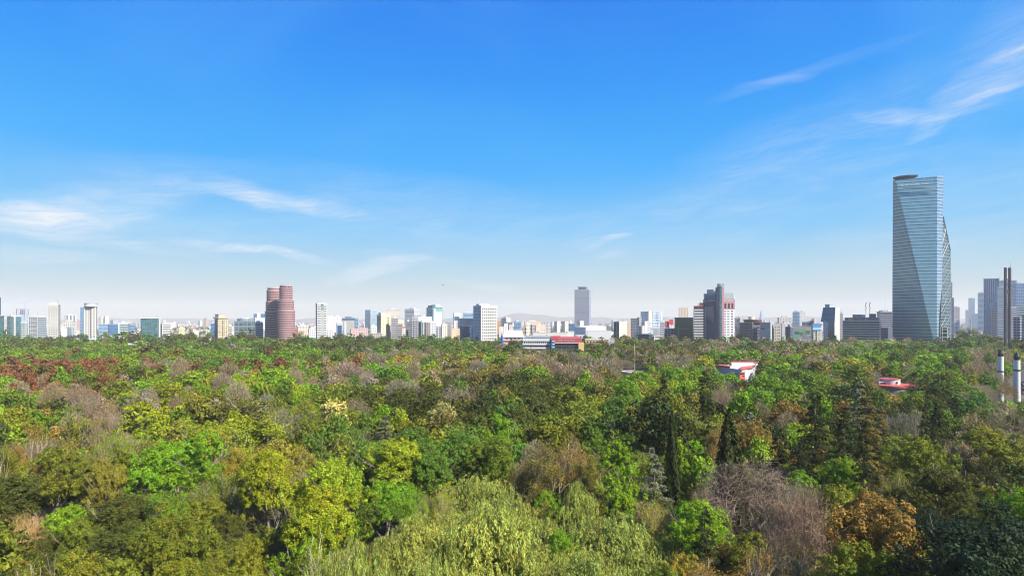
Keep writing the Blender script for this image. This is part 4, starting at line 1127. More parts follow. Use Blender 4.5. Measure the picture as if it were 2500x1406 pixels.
 ('office_block', "hazy pinkish block on the near side of the avenue", 1900, 2326, 2328, 2343, 750, (.62, .52, .55), 'win', 3.5, 3, .5, .5, .2, 'c'),
 ('apartment_block', "hazy white low block at the avenue's far kerb", 1500, 2328, 2330, 2342, 778, 'white', 'win', 3.5, 3, .5, .4, .1, ''),
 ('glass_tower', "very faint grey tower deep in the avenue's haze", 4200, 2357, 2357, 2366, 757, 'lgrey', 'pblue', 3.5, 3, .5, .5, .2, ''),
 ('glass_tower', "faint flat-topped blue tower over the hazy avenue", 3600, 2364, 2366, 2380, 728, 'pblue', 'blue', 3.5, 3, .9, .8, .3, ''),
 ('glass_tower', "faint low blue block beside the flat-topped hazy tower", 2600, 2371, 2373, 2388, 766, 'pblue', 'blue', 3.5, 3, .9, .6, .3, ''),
 ('glass_tower', "blue stepped tower left of the ribbed blue tower", 1700, 2387, 2389, 2402, 716, 'pblue', 'blue', 3.6, 3, .85, .6, .4, 'c'),
 ('office_block', "dark narrow block with a red banner beside the ribbed blue tower", 1200, 2420, 2421, 2435, 752, (.12, .13, .2), 'dblue', 3.6, 4, .8, .6, .3, ''),
 ('office_block', "white banded office slab behind the twin dark pylons", 1150, 2435, 2436, 2457, 702, (.50, .56, .64), 'bglass', 3.6, 30, .97, .5, .3, 'c'),
 ('glass_tower', "broad slate office block rising behind the twin dark pylons", 1500, 2438, 2440, 2482, 687, (.30, .40, .52), 'blue', 3.6, 3, .6, .5, .3, 'r'),
 ('glass_tower', "bright blue glass block at the picture's edge behind the pylons", 1400, 2462, 2481, 2530, 694, (.26, .42, .60), 'blue', 3.6, 4, .85, .6, .4, 'r'),
 ('office_block', "pale pink banded office low behind the twin dark pylons", 1000, 2450, 2464, 2489, 750, (.52, .50, .55), 'dblue', 3.4, 30, .97, .5, .2, ''),
 ('office_block', "pale grey office with long sills at the picture's edge", 900, 2482, 2484, 2530, 743, (.55, .60, .66), 'bglass', 3.6, 30, .97, .4, .2, ''),
 ('office_block', "low slate corner block right of the twin dark pylons", 780, 2474, 2490, 2496, 776, (.30, .34, .40), 'dblue', 3.6, 5, .8, .5, .2, ''),
 ('office_block', "dark sliver block at the picture's edge over the trees", 760, 2494, 2496, 2530, 770, (.10, .13, .2), 'dblue', 3.6, 5, .8, .5, .2, ''),
]
for n_, (nm, lab, d, xl, xc, xr, yt, wl, gl, fh, bw, fx, fz, mt, feat) in enumerate(LIST):
    b = Bld(nm, lab, d, xl, xc, xr, yt, cat=nm.replace('_', ' '))
    if feat == 's':
        mb = MB(); c = (WX(1859, d), d)
        for k, (r, z0, z1) in enumerate([(15, 0, 66), (11, 66, 92), (7.5, 92, 116), (4, 116, 128)]):
            mb.box((c[0] - b.off.x, c[1] - b.off.y, (z0 + z1) / 2), (r * 2, r * 2, z1 - z0), .3)
        mb.build('shaft', plain(col(wl), .4), b.root)
        MB().tube((c[0] - b.off.x, c[1] - b.off.y, 128), (c[0] - b.off.x, c[1] - b.off.y, 142), 1.5, .4, 5).build('antenna', plain(col('grey')), b.root)
        continue
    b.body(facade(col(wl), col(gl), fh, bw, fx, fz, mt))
    rc = plain(tuple(min(.8, x * .9 + .05) for x in col(wl)))
    if 't' in feat:
        z = b.zt; f = b.foot(pad=.6); mx = ((f[0][0] + f[2][0]) / 2, (f[0][1] + f[2][1]) / 2, z + 3)
        mb = MB()
        for i in range(4): mb.poly([(*f[i], z), (*f[(i + 1) % 4], z), mx])
        mb.build('roof', plain(col('rust')), b.root)
    else:
        b.roof(rc, .9 if 'r' not in feat else 1.8, .05 if 'r' not in feat else .5)
    if 'c' in feat or 'r' in feat:
        b.top('lift_house', plain(col('lgrey')), .25, .6, .25, .65, 3.2, .9)
        clutter(b, n_, 3)
        for c_ in b.root.children:
            if c_.name.split('.')[0] in ('rooftop_unit', 'water_tank', 'stair_house'): c_.location.z += .9

# ---- the individual towers in detail
glassW = plain(col('win'), .15, .3, .3, .15)
darkW = plain((.03, .035, .045), .15, .2, .3)
wht = plain(col('white'))
pale = plain((.70, .71, .73))

# teal banded block with white stripes
b = Bld('office_block', "teal and white banded block with dark striped end near the picture's edge", 1080, 17, 27, 52, 773, cat="office block")
b.body(facade((.08, .22, .26), col('teal'), 3.5, 2.2, .9, .7, .5)); b.roof(pale, 1.2, .3)
b.bands('L', 3.5, wht, .28, zb=4, name='floor_band', proud=.4); 
b.pane('R', b.Lr * .26, b.Lr * .42, 0, b.zt, plain(col('pcream')), 'stair_shaft', .5, 1.0)
b.windows('R', 1, 12, darkW, .8, .35, b.Lr * .29, b.Lr * .61, name='stair_window'); clutter(b, 31, 5)
for w_ in b.root.children:
    if w_.name.startswith('stair_window'): w_.location = (Vector(w_.location) + Vector((b.u.y, -b.u.x, 0)) * .5)
# unfinished tower with crane
b = Bld('unfinished_tower', "unfinished glass tower with bare steel upper floors", 2200, 40, 40, 69, 768, cat="tower", depth=36)
b.body(facade((.55, .68, .80), col('pblue'), 4, 3, .85, .7, .5)); 
st = plain((.45, .42, .52))
mb = MB(); f = b.foot(); zt = WZ(752, 2200); z0 = b.zt
for i in range(6):
    for (p, q) in ((f[0], f[1]), (f[3], f[2]), (f[0], f[3]), (f[1], f[2])):
        x = p[0] + (q[0] - p[0]) * i / 5; y = p[1] + (q[1] - p[1]) * i / 5
        mb.tube((x, y, z0), (x, y, zt - (5 if i in (0, 5) else 0)), .7, .7, 4)
for k in range(6):
    z = z0 + (zt - z0 - 4) * k / 5
    mb.prism(b.foot(pad=.2), z, z + .9)
mb.build('steel_frame', st, b.root)
b2 = plain((.45, .62, .78), .2, .3)
MB().prism(b.foot(b.Lr * .3, b.Lr * .72, 6, 20), z0 + 1, zt - 3).build('lift_core', b2, b.root)
cr = empty('tower_crane', (WX(53, 2200), 2215, 0), 0, "thin tower crane standing over the unfinished glass tower", "crane")
MB().tube((0, 0, 40), (0, 0, WZ(740, 2200)), 1.1, 1.1, 4).build('mast', plain((.5, .5, .58)), cr)
zz = WZ(738.5, 2200); MB().tube((-9, 0, zz - 1), (0, 0, zz), .9, .9, 4).tube((0, 0, zz), (20, 3, zz + 4), .7, .4, 4).build('jib', plain((.5, .5, .58)), cr)
# white-framed glass building
b = Bld('apartment_block', "white-framed glass apartment block with white lattice front and grey balcony side", 1030, 71, 91, 113, 774, cat="apartment block")
b.body(facade((.30, .38, .40), col('bglass'), 3.3, 3.3, .8, .7, .4)); b.roof(wht, 1.0, .4)
b.lattice('L', 4, 7, wht, .10, .14, 2, .5, 1.0); b.bands('R', 3.3, plain((.5, .55, .6)), .32, zb=3, ztop=.1, name='balcony', proud=1.0); clutter(b, 5, 5)  # white frame on one wall, blue-grey balconies on the other
for k in range(4): b.top('roof_rail', wht, .1 + .2 * k, .14 + .2 * k, .1, .2, 3)
# slim white tower
b = Bld('apartment_tower', "slim white apartment tower with dark slit windows and dark-banded side", 980, 116, 142, 147.5, 743, cat="apartment tower", rel=R_(70))
b.body(plain((.80, .77, .70))); b.roof(wht, 1.4, .2)
b.windows('L', 4, 22, darkW, .62, .30, .8, .8, 4, 2)
b.bands('R', 3.35, darkW, .55, .3, .3, zb=4); clutter(b, 9, 6)  # dark window bands cover the narrow side
mb = MB()
C, e, L, ang = b.side('L'); n = Vector((-b.u.x, -b.u.y))
for j in range(24):
    c = C + e * (L / 2) + n * .25; mb.box((c.x - b.off.x, c.y - b.off.y, b.zt - 1 - 3.35 * j), (L - .3, .7, .45), ang)
mb.build('balcony_slabs', plain((.80, .77, .70)), b.root)
# round-topped white tower
b = Bld('apartment_tower', "white apartment tower crowned by a round helipad", 980, 205, 234, 237.5, 748, cat="apartment tower", rel=R_(72))
b.body(plain((.80, .76, .68))); b.roof(wht, .8, .2)
b.windows('L', 4, 21, darkW, .62, .40, .8, .8, 4, 2)
b.bands('R', 3.35, darkW, .5, .3, .3, zb=4)
cc = b.C + b.v * b.Ll * .48 + b.u * b.Lr * .5; cx_, cy_ = cc.x - b.off.x, cc.y - b.off.y
MB().cyl((cx_, cy_), 9, b.zt, b.zt + 4.5, 28).build('crown_wall', wht, b.root)
MB().cyl((cx_, cy_), 9.4, b.zt + 4.5, b.zt + 5.3, 28).build('helipad', plain((.25, .24, .24)), b.root)
b.pane('L', b.Ll * .44, b.Ll * .50, 6, b.zt - 2, darkW, 'recess_strip', .15)  # flat dark strip: the recess's shade is put into its colour
# teal glass cube
b = Bld('glass_cube', "teal glass office cube with a white roof slab and side column", 1080, 343, 384, 389.5, 777, cat="office block")
b.body(facade((.10, .20, .22), (.10, .30, .33), 3.6, 2.4, .9, .8, .6, .1, 1.3)); b.roof(wht, 1.4, .8)
b.top('plant_screen', plain((.5, .52, .53)), .1, .9, .1, .9, 3, 1.4)
MB().prism(b.foot(b.Lr - 2, b.Lr, -1.5, .5, 0), 0, b.zt + 1).build('side_column', wht, b.root)
# beige classical tower
b = Bld('apartment_tower', "beige classical tower with a heavy cornice and blue glass strip", 960, 523.5, 533, 556, 777, cat="apartment tower", rel=R_(35))
bc = plain((.72, .58, .38)); b.body(bc); b.roof(plain((.60, .50, .38)), 2.2, 1.6, 'cornice')
b.top('attic', plain((.66, .55, .42)), .05, .7, .05, .95, 4.0, 2.2); b.top('attic_cornice', plain((.45, .40, .34)), .02, .73, .02, .98, .8, 6.2)
b.pane('L', b.Ll * .25, b.Ll * .80, 2, b.zt - 4, plain((.05, .12, .25), .1, .5), 'glass_strip', .3)
b.windows('R', 4, 11, glassW, .45, .45, 1.0, .6, 5, 3)
b.pane('R', b.Lr * .40, b.Lr * .52, 2, b.zt - 3, plain((.16, .14, .13)), 'recess_strip', .25)  # recess drawn flat, its shade given by the dark colour
for k in range(3): b.pane('R', -.3, b.Lr + .3, b.zt * (.35 + .2 * k), b.zt * (.35 + .2 * k) + 1.0, bc, 'string_course', .6, 1)
# grey glass office
b = Bld('office_block', "grey glass office with ribbon panes and an oval roof pavilion", 930, 572, 572, 623, 785, cat="office block")
b.body(facade((.22, .27, .30), col('bglass'), 4.2, 6.4, .88, .7, .6, .1, 1.0)); b.roof(plain((.20, .24, .27)), .8, .2)
b.lattice('R', 4, 5, plain((.17, .22, .25)), .05, .16, 2, .3, .8)
cc = b.C + b.u * b.Lr * .5 + b.v * b.Ll * .5
MB().cyl((cc.x - b.off.x, cc.y - b.off.y), 8, b.zt + .8, b.zt + 4.6, 32, 12.5).build('roof_pavilion', facade((.45, .50, .52), (.3, .38, .42), 5, 3, .8, .8, .4), b.root)
MB().cyl((cc.x - b.off.x, cc.y - b.off.y), 5, b.zt + 4.6, b.zt + 6, 24, 7).build('pavilion_roof', pale, b.root)
# blue topped white block behind: two blue boxes
b = Bld('office_block', "blue glass twin boxes with a cream shaft above a white block", 1620, 619, 619, 648, 766, cat="office block")
b.body(plain((.10, .26, .42), .15, .4), r1=b.Lr * .30); b.body(plain((.10, .26, .42), .15, .4), r0=b.Lr * .58, r1=b.Lr); b.body(plain(col('pcream')), 'lift_shaft', z1=b.zt + 2, r0=b.Lr * .30 + .1, r1=b.Lr * .58 - .1)
b.body(plain(col('white')), 'podium', z1=b.zt - 24, r0=-1, r1=b.Lr + 1, l0=-2)

# pink twin towers
PK = plain((.62, .36, .36), .7, 0, .3, .15); PG = facade((.26, .14, .15), (.07, .055, .065), 2.9, 2.6, .72, .9, .3, .15, 1.4)
def pink_tower(label, d, cxp, tiers):
    c = Vector((WX(cxp, d), d)); root = empty('round_tower', (c.x, c.y, 0), 0, label, "apartment tower", "pink twin towers")
    z1 = None
    for i, (half, y_top, y_bot) in enumerate(tiers):
        r = half / F * d; zt_ = WZ(y_top, d); zb = WZ(y_bot, d) if y_bot else 0
        n = 48; th = [2 * math.pi * k / n for k in range(n)]
        MB().prism([(r * .965 * math.cos(a), r * .965 * math.sin(a)) for a in th], zb, zt_).build('wall', PG, root)
        z = zt_
        while z > zb + 1.0:
            MB().prism([(r * math.cos(a), r * math.sin(a)) for a in th], z - 1.25, z + (.25 if z == zt_ else 0)).build('floor_band', PK, root); z -= 2.9
    return root
pink_tower("pink-banded round tower, the taller of the twins, stepping out downwards", 930, 698.3, [(14.6, 697.5, 703), (15.6, 703, 733.5), (18.8, 733.5, 757.5), (21.3, 757.5, None)])
pink_tower("pink-banded round tower, the shorter twin, half hidden by its neighbour", 962, 669.5, [(15.5, 703.5, 709.5), (17.6, 709.5, 737.5), (19.6, 737.5, 760.5), (21.6, 760.5, None)])

# white banded tower
b = Bld('apartment_tower', "narrow tower with white floor bands, grey glass centre and dark blue base box", 960, 771, 774.5, 797, 742, cat="apartment tower", rel=R_(14))
b.body(plain((.10, .11, .12), .2, .2)); b.roof(wht, 1.4, .4)
z = b.zt - .2
while z > 4:
    b.pane('R', -.2, b.Lr * .36, z - 1.5, z, wht, 'floor_band', .6, .8); b.pane('R', b.Lr * .68, b.Lr + .2, z - 1.5, z, wht, 'floor_band', .6, .8); z -= 2.9
b.pane('R', b.Lr * .36, b.Lr * .68, 22, b.zt - 2, facade((.42, .45, .43), (.30, .34, .33), 2.9, 3, .9, .6, .4), 'glass_centre', .4, .8)
b.pane('R', b.Lr * .33, b.Lr * .74, 6, 20, plain((.03, .07, .14), .2), 'entrance_box', 1.5, 3)
b.pane('L', -.1, b.Ll + .1, 0, b.zt, pale, 'side_wall', .2, .5); clutter(b, 44, 4)
# blue glass box with white roof
b = Bld('office_block', "white-roofed box with a deep blue glass front among pale blocks", 1050, 821, 822, 836, 790, cat="office block", rel=R_(10))
b.body(plain((.5, .5, .52))); b.roof(wht, 2.6, .4); b.pane('R', 1.2, b.Lr - 1.2, 4, b.zt - 3.5, plain((.03, .13, .30), .15, .3), 'glass_front', .3)
# cream banded office w/ blue side
b = Bld('office_block', "long cream ribbon-window office with a blue glass end", 1450, 835, 867, 874.5, 778, cat="office block", rel=R_(60))
b.body(facade((.25, .40, .52), col('blue'), 3.5, 3, .9, .7, .4)); b.roof(plain((.25, .36, .46)), 1.8, .4)
b.pane('L', 2, b.Ll - .5, 0, b.zt - 4, facade((.80, .76, .62), (.32, .38, .36), 3.5, 30, .98, .42, .2), 'ribbon_front', .5, 1)
b.top('roof_plant', plain((.35, .42, .5)), .1, .8, .3, .8, 4, 1.8)
# hazy glass tower
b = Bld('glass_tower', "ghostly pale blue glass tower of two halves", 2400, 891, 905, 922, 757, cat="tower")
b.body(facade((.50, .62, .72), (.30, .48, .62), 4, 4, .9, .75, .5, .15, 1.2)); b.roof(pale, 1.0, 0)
b.pane('R', -1, .8, 0, b.zt, wht, 'corner_fin', 1, 2)
# cream apartment tower
b = Bld('apartment_tower', "cream apartment tower with white balconies and a stack of small windows", 1000, 920.5, 931, 953, 770, cat="apartment tower", rel=R_(40))
cm = plain((.80, .70, .44)); b.body(cm); b.roof(plain((.80, .76, .62)), 1.6, .5)
b.bands('L', 3.3, darkW, .5, .4, .4, zb=3, ztop=2)
z = b.zt - 1.2
while z > 4: b.pane('L', 0, b.Ll, z - 1.2, z - .1, wht, 'balcony', 1.2, 1.4); z -= 3.3
b.windows('R', 2, 13, glassW, .35, .30, b.Lr * .12, b.Lr * .50, 4, 3, name='window'); b.windows('R', 1, 13, darkW, .7, .5, b.Lr * .62, b.Lr * .12, 4, 3, name='recessed_window'); b.top('lift_house', plain((.8, .74, .6)), .05, .5, .2, .8, 3.2, 1.6)
# grey balcony block
b = Bld('apartment_block', "grey apartment block with white balcony bands and a stepped top", 940, 1003, 1004, 1022, 782, cat="apartment block", rel=R_(10))
b.body(plain((.14, .14, .16))); b.roof(plain((.3, .3, .33)), 1, .2)
z = b.zt - .5
while z > 3:
    for q in range(3): b.pane('R', b.Lr * (q / 3 + .03), b.Lr * (q / 3 + .27), z - 1.2, z, plain((.62, .62, .64)), 'balcony', 1.0 + .3 * (q == 1), 1.2)
    z -= 3.1
b.top('step_tower', plain((.33, .33, .36)), .05, .5, .1, .8, 6.5, 1); b.top('lift_house', plain((.4, .4, .42)), .62, .95, .1, .8, 4.2, 1); b.top('roof_hood', plain((.12, .12, .14)), .15, .42, .2, .7, 1.0, 7.5)
# teal glass tower
b = Bld('glass_tower', "teal glass tower with white roof block and green-white banded front", 1280, 1041, 1056, 1080, 751, cat="tower", rel=R_(38))
b.body(facade((.24, .42, .48), (.16, .38, .46), 3.8, 3, .9, .7, .6, .1, 1.2)); b.roof(plain((.2, .35, .4)), .6, .1)
b.top('glass_core', plain((.10, .28, .34), .15, .4), -.02, .30, -.02, .72, 4.5, .6); b.top('roof_block', wht, .35, .85, .1, .8, 6, .6)
b.pane('R', b.Lr * .10, b.Lr * .95, 0, b.zt - 2, facade((.62, .72, .70), (.20, .42, .45), 3.8, 5, .9, .62, .4, .12, 1.3), 'banded_front', .5, 1)
# cream frame with blue screen
b = Bld('apartment_tower', "cream-topped block with a framed dark blue screen", 1150, 1106, 1108, 1124, 765, cat="building", rel=R_(12))
b.body(plain((.80, .76, .70))); b.roof(wht, 1, .3); b.pane('R', b.Lr * .08, b.Lr * .84, b.zt - 14.5, b.zt - 6, plain((.06, .13, .24), .3), 'screen', .3)
b.bands('R', 3.4, darkW, .5, b.Lr * .4, 1, zb=5, ztop=17)
# dark blue glass block and its cylinder
b = Bld('glass_block', "dark blue mirrored block with angled flank", 1000, 1118, 1125, 1157, 778, cat="office block", rel=R_(22))
b.body(facade((.035, .08, .17), (.03, .09, .20), 3.7, 3.4, .94, .85, .6, .1, 1.0)); b.roof(plain(col('dblue')), .8, .1)
c = Vector((WX(1136, 955), 955)); rt = empty('glass_cylinder', (c.x, c.y, 0), 0, "deep blue rounded glass block with flat cap below the mirrored block", "office block")
MB().cyl((0, 0), 9.2, 0, WZ(797, 955), 28).build('glass_wall', facade((.02, .10, .22), (.03, .16, .34), 3.6, 3.2, .9, .9, .5, .1, 1.3), rt)
MB().cyl((0, 0), 11, WZ(797, 955), WZ(795.4, 955), 28).build('cap', plain((.06, .08, .14)), rt)
# white grid-windowed tower
b = Bld('office_tower', "white tower with a sunny grid of square dark windows", 890, 1157, 1175, 1212.5, 747, cat="office tower", rel=R_(27))
b.body(wht)
b.zt -= 0; b.windows('R', 8, 14, plain((.055, .05, .045), .25, .1, .5), .60, .56, .6, .6, 2, 2.2)
b.lattice('R', 8, 14, plain((.80, .78, .72)), .36, .38, 2, 2.2, .7)
b.lattice('L', 7, 14, plain((.74, .76, .80)), .22, .26, 2, .8, .9); b.flush()  # bluish frame tint puts this flank's shade into the colour
b.pane('L', .5, b.Ll - .3, 2, b.zt - 1, facade((.35, .40, .48), (.30, .38, .48), 3.9, 2.4, .9, .7, .3), 'side_glazing', .1)
b.roof(wht, .9, .7); b.top('plant_room', plain((.6, .62, .66)), -.05 + .1, .7, .35, .8, 2.6, .9)
# blank cream slab
b = Bld('office_block', "blank cream slab with a dark glass flank rising from the trees", 880, 1498, 1511.5, 1531.5, 785, cat="office block", rel=R_(36))
b.body(plain((.74, .68, .58), .8, 0, .2, .5)); b.roof(plain((.7, .64, .54)), .6, .1)
b.pane('L', b.Ll * .06, b.Ll * .94, 2, b.zt - 2, facade((.08, .12, .14), (.05, .10, .12), 4, 3, .9, .85, .4), 'glass_flank', .3)
b.pane('L', b.Ll * .30, b.Ll * .40, 2, b.zt - 2, plain((.45, .5, .5)), 'mullion', .6)
# patchwork blue
b = Bld('office_block', "blue and white patchwork glass block with a cream stair tower", 1450, 1564, 1583, 1617, 761, cat="office block", rel=R_(28))
b.body(facade((.70, .76, .80), (.18, .36, .55), 7, 3.4, .62, .8, .5, .12, 1.6)); b.roof(wht, .8, .1)
b.pane('R', -.5, b.Lr * .22, b.zt * .40, b.zt + 2, plain(col('pcream')), 'stair_tower', 2, 5)
b.pane('R', b.Lr * .86, b.Lr, 0, b.zt, wht, 'white_edge', .4, 1); b.windows('R', 2, 8, glassW, .5, .5, b.Lr * .88, .5, 20, 2)
# red panels
rp = empty('rooftop_panel', (WX(1632, 1080), 1080, 0), 0, "pair of bright red rooftop panels with white lettering", "sign")
rdm = plain((.70, .03, .05), .5)
for k, (x0, x1, y0, y1) in enumerate([(1624, 1633, 784, 798), (1633, 1642, 780, 793)]):
    w_ = (x1 - x0) / F * 1080; MB().box((WX((x0 + x1) / 2, 1080) - WX(1632, 1080), -k * 3.0, (WZ(y0, 1080) + WZ(y1, 1080)) / 2), (w_, 1.2, (y1 - y0) / F * 1080)).build('panel', rdm, rp)
MB().box((0, 2, WZ(798, 1080) / 2), (12, 3, WZ(798, 1080))).build('support_wall', wht, rp)
# green glass cube
b = Bld('glass_cube', "dark green mirrored office cube", 880, 1647, 1691.5, 1694, 776, cat="office block", rel=R_(84))
b.body(facade((.015, .07, .065), (.012, .085, .075), 3.7, 2.6, .95, .93, .5, .1, .9)); b.roof(plain((.08, .16, .16)), .8, .2)
gm = plain((.10, .26, .24), .2, .3)
for z in (b.zt * .36, b.zt * .66): b.pane('L', b.Ll * .12, b.Ll * .88, z, z + .7, gm, 'sill_line', .3)
b.pane('L', b.Ll * .76, b.Ll * .80, b.zt * .36, b.zt * .74, gm, 'sill_upright', .3)
# striped tower with red cap
b = Bld('office_tower', "white and dark striped office tower with a red cap", 865, 1693.5, 1694.5, 1719, 747, cat="office tower", rel=R_(8), depth=24)
b.body(plain((.07, .07, .08), .3)); z = b.zt - 5
while z > 3: b.pane('R', -.2, b.Lr + .2, z - 1.9, z, wht, 'floor_band', .5, .8); b.pane('L', 0, b.Ll, z - 1.9, z, wht, 'floor_band', .5, .8); z -= 3.9
b.pane('R', -.3, b.Lr + .3, b.zt - 1.1, b.zt + .2, plain(col('red')), 'red_cap', .7, 1.6); b.top('roof_house', plain((.35, .12, .12)), .55, 1.0, .05, .5, 4.5, .2); b.top('cooling_unit', pale, .36, .55, .1, .4, 3, .2)

# hotel tower
D = 850
b = Bld('hotel_tower', "dark blue and white hotel tower with pink edges and rounded glass corner", D, 1718, 1757, 1793, 714, cat="hotel", rel=R_(42))
navy = facade((.10, .13, .20), (.045, .075, .13), 3.4, 3.2, .88, .85, .35, .12, 1.0)
b.body(plain((.60, .60, .62)), 'wall', z1=b.zt - .5)
b.zt -= .5
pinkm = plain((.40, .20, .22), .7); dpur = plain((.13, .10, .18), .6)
b.pane('L', b.Ll * .04, b.Ll * .82, 0, b.zt - 20, navy, 'glass_wall', .4, .9)
b.pane('L', 0, b.Ll, b.zt - 19.9, b.zt - 8.6, facade((.07, .07, .13), (.05, .06, .12), 6, 4, .7, .7, .3), 'upper_wall', .5, 1)
b.pane('L', 0, b.Ll * .92, b.zt - 8.4, b.zt, facade((.16, .22, .27), (.10, .18, .24), 4.2, 3, .9, .8, .5), 'crown_glazing', .1, .6)
b.pane('R', b.Lr * .10, b.Lr * .95, b.zt - 8.4, b.zt, facade((.30, .36, .37), (.10, .14, .16), 4.2, 4, .5, .6, .4), 'crown_glazing', .1, .6)
b.pane('R', b.Lr * .10, b.Lr + .3, b.zt - 23.5, b.zt - 8.6, pinkm, 'pink_band', .6, 1.2)
for k in range(3): b.pane('R', b.Lr * (.30 + .24 * k), b.Lr * (.42 + .24 * k), b.zt - 22.6, b.zt - 15.2, darkW, 'tall_window', .8)
b.pane('R', b.Lr * .10, b.Lr * .22, 0, b.zt - 23.6, pinkm, 'pink_edge', .7, 1.4)
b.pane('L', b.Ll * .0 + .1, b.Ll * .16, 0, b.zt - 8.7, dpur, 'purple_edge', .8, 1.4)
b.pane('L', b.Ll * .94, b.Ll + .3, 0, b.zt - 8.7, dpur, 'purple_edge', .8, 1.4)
zz0, nfl = 4, 15; hh = (b.zt - 25 - zz0) / nfl
for j in range(nfl):
    for k in range(3):
        for q in range(2):
            t0 = b.Lr * (.27 + .25 * k) + q * b.Lr * .075; b.pane('R', t0, t0 + b.Lr * .055, zz0 + j * hh + hh * .25, zz0 + j * hh + hh * .75, darkW, 'window', .14)
b.pane('R', b.Lr * .22, b.Lr - .05, 0, b.zt - 23.6, plain((.66, .66, .67)), 'white_wall', .06, .4)
cc = b.C + b.u * 1.0 + b.v * 1.0; cx_, cy_ = cc.x - b.off.x, cc.y - b.off.y
zc = WZ(699, D)
MB().cyl((cx_, cy_), 3.7, 0, zc, 32).build('corner_glass', facade((.10, .15, .20), (.10, .17, .22), 3.4, 2.2, .9, .62, .5, .12, 1.2), b.root)
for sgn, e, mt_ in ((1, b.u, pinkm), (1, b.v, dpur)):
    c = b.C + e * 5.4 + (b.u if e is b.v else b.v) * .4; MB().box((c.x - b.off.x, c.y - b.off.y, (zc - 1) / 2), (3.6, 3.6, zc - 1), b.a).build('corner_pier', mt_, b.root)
MB().cyl((cx_ + 1.5, cy_ + 1.5), 4.6, zc, zc + 3.8, 20).build('roof_drum', pale, b.root)
for k in range(5):
    a = b.a - .3 - k * .6; MB().box((cx_ + 5 * math.cos(a), cy_ + 5 * math.sin(a), zc + 2), (.8, .8, 4.2), a).build('cooling_unit', plain((.35, .37, .4)), b.root)
b.top('roof_screen', plain((.42, .48, .5)), .2, .6, .55, .98, 6.2); b.top('tank_house', wht, .2, .6, .30, .5, 4.6)
sgm = plain((.85, .87, .90), .5)
def sign(b, which, t0, t1, z, s, mat, proud=.9, name='lettering'):
    C, e, L, ang = b.side(which); n = Vector((b.u.y, -b.u.x)) if which == 'R' else Vector((-b.u.x, -b.u.y))
    me = text_mesh(s, mat, t1 - t0)
    p = C + e * (t0 if which == 'R' else t1) + n * proud
    return put(name, me, b.root, (p.x - b.off.x, p.y - b.off.y, z), b.a if which == 'R' else b.a - math.pi / 2)
sign(b, 'R', b.Lr * .24, b.Lr * .90, b.zt - 12.0, "FIESTA AMERICANA", sgm, .75)
sign(b, 'L', b.Ll * .16, b.Ll * .96, b.zt - 12.4, "FIESTA AMERICANA", sgm, .75)

# dark gridded office with red ring roof
b = Bld('office_block', "dark gridded glass office with a red-rimmed rooftop ring", 880, 1806.5, 1837, 1858, 788, cat="office block", rel=R_(50))
b.body(facade((.20, .25, .30), (.05, .08, .12), 3.6, 3.4, .85, .78, .4, .12, 1.2)); b.roof(pale, .8, .2)
b.lattice('L', 10, 9, plain((.25, .30, .34)), .10, .10, 2, .3, .5); b.lattice('R', 7, 9, plain((.30, .28, .34)), .10, .10, 2, .3, .5)
cc = b.C + b.u * b.Lr * .55 + b.v * b.Ll * .35; cx_, cy_ = cc.x - b.off.x, cc.y - b.off.y
MB().cyl((cx_, cy_), 13, b.zt + .8, b.zt + 4, 36).build('roof_ring', plain((.10, .06, .07)), b.root); MB().cyl((cx_, cy_), 14.2, b.zt + 4, b.zt + 5.2, 36).build('ring_rim', plain((.50, .14, .13)), b.root)
MB().cyl((cx_ - 2, cy_), 4.5, b.zt + 5.2, b.zt + 9.5, 16).build('roof_drum', wht, b.root)
# pale grey block + cream block
b = Bld('office_block', "pale grey plain block with a red nameplate", 860, 1855.5, 1881, 1889, 788, cat="office block", rel=R_(68))
b.body(plain((.50, .51, .53))); b.roof(plain((.40, .41, .43)), .8, .2); b.windows('L', 3, 2, darkW, .8, .25, 1, 1, b.zt - 7, 1); b.pane('L', b.Ll * .55, b.Ll * .93, b.zt - 10, b.zt - 7.6, plain((.36, .12, .13)), 'nameplate', .3)
b.bands('R', 3.6, plain((.42, .45, .5)), .45, .3, .3, zb=3)
b = Bld('apartment_block', "cream-fronted apartment block with scattered small windows beside the pale grey block", 862, 1889.3, 1890.2, 1907, 791, cat="apartment block", rel=R_(10))
b.body(plain((.80, .70, .52))); b.roof(wht, .8, .2); b.windows('R', 3, 8, glassW, .25, .35, .5, .5, 3, 2); b.windows('R', 1, 8, plain((.5, .42, .32)), .8, .25, b.Lr * .45, b.Lr * .1, 3, 2, name='balcony_slit'); clutter(b, 71, 4)

# green painted advert on a cream block
b = Bld('apartment_block', "cream block wearing a green painted advert with red and white food pictures", 800, 1938.5, 1938.9, 1981, 797, cat="building", rel=R_(4), depth=16)
b.body(plain((.76, .73, .56))); b.roof(plain((.55, .2, .2)), .7, .1)
gp = plain((.42, .68, .42), .7)
L = b.Lr
b.pane('R', .1, L * .72, b.zt - 16.5, b.zt - 3.4, gp, 'painted_panel', .12, .3); b.pane('R', L * .72 + .05, L - .1, b.zt - 16.5, b.zt - 4.4, plain((.48, .70, .42)), 'painted_panel', .12, .3)
b.pane('R', .1, L * .70, b.zt - 3.3, b.zt - .2, plain((.78, .66, .50)), 'painted_header', .12, .3)
b.pane('R', L * .68, L * .70, b.zt - 16.4, b.zt - 6, plain((.10, .22, .10)), 'divider', .2, .3)
b.pane('R', L * .70, L * .94, b.zt - 8.6, b.zt - 5.6, plain((.12, .38, .10)), 'dark_green_field', .2, .3)
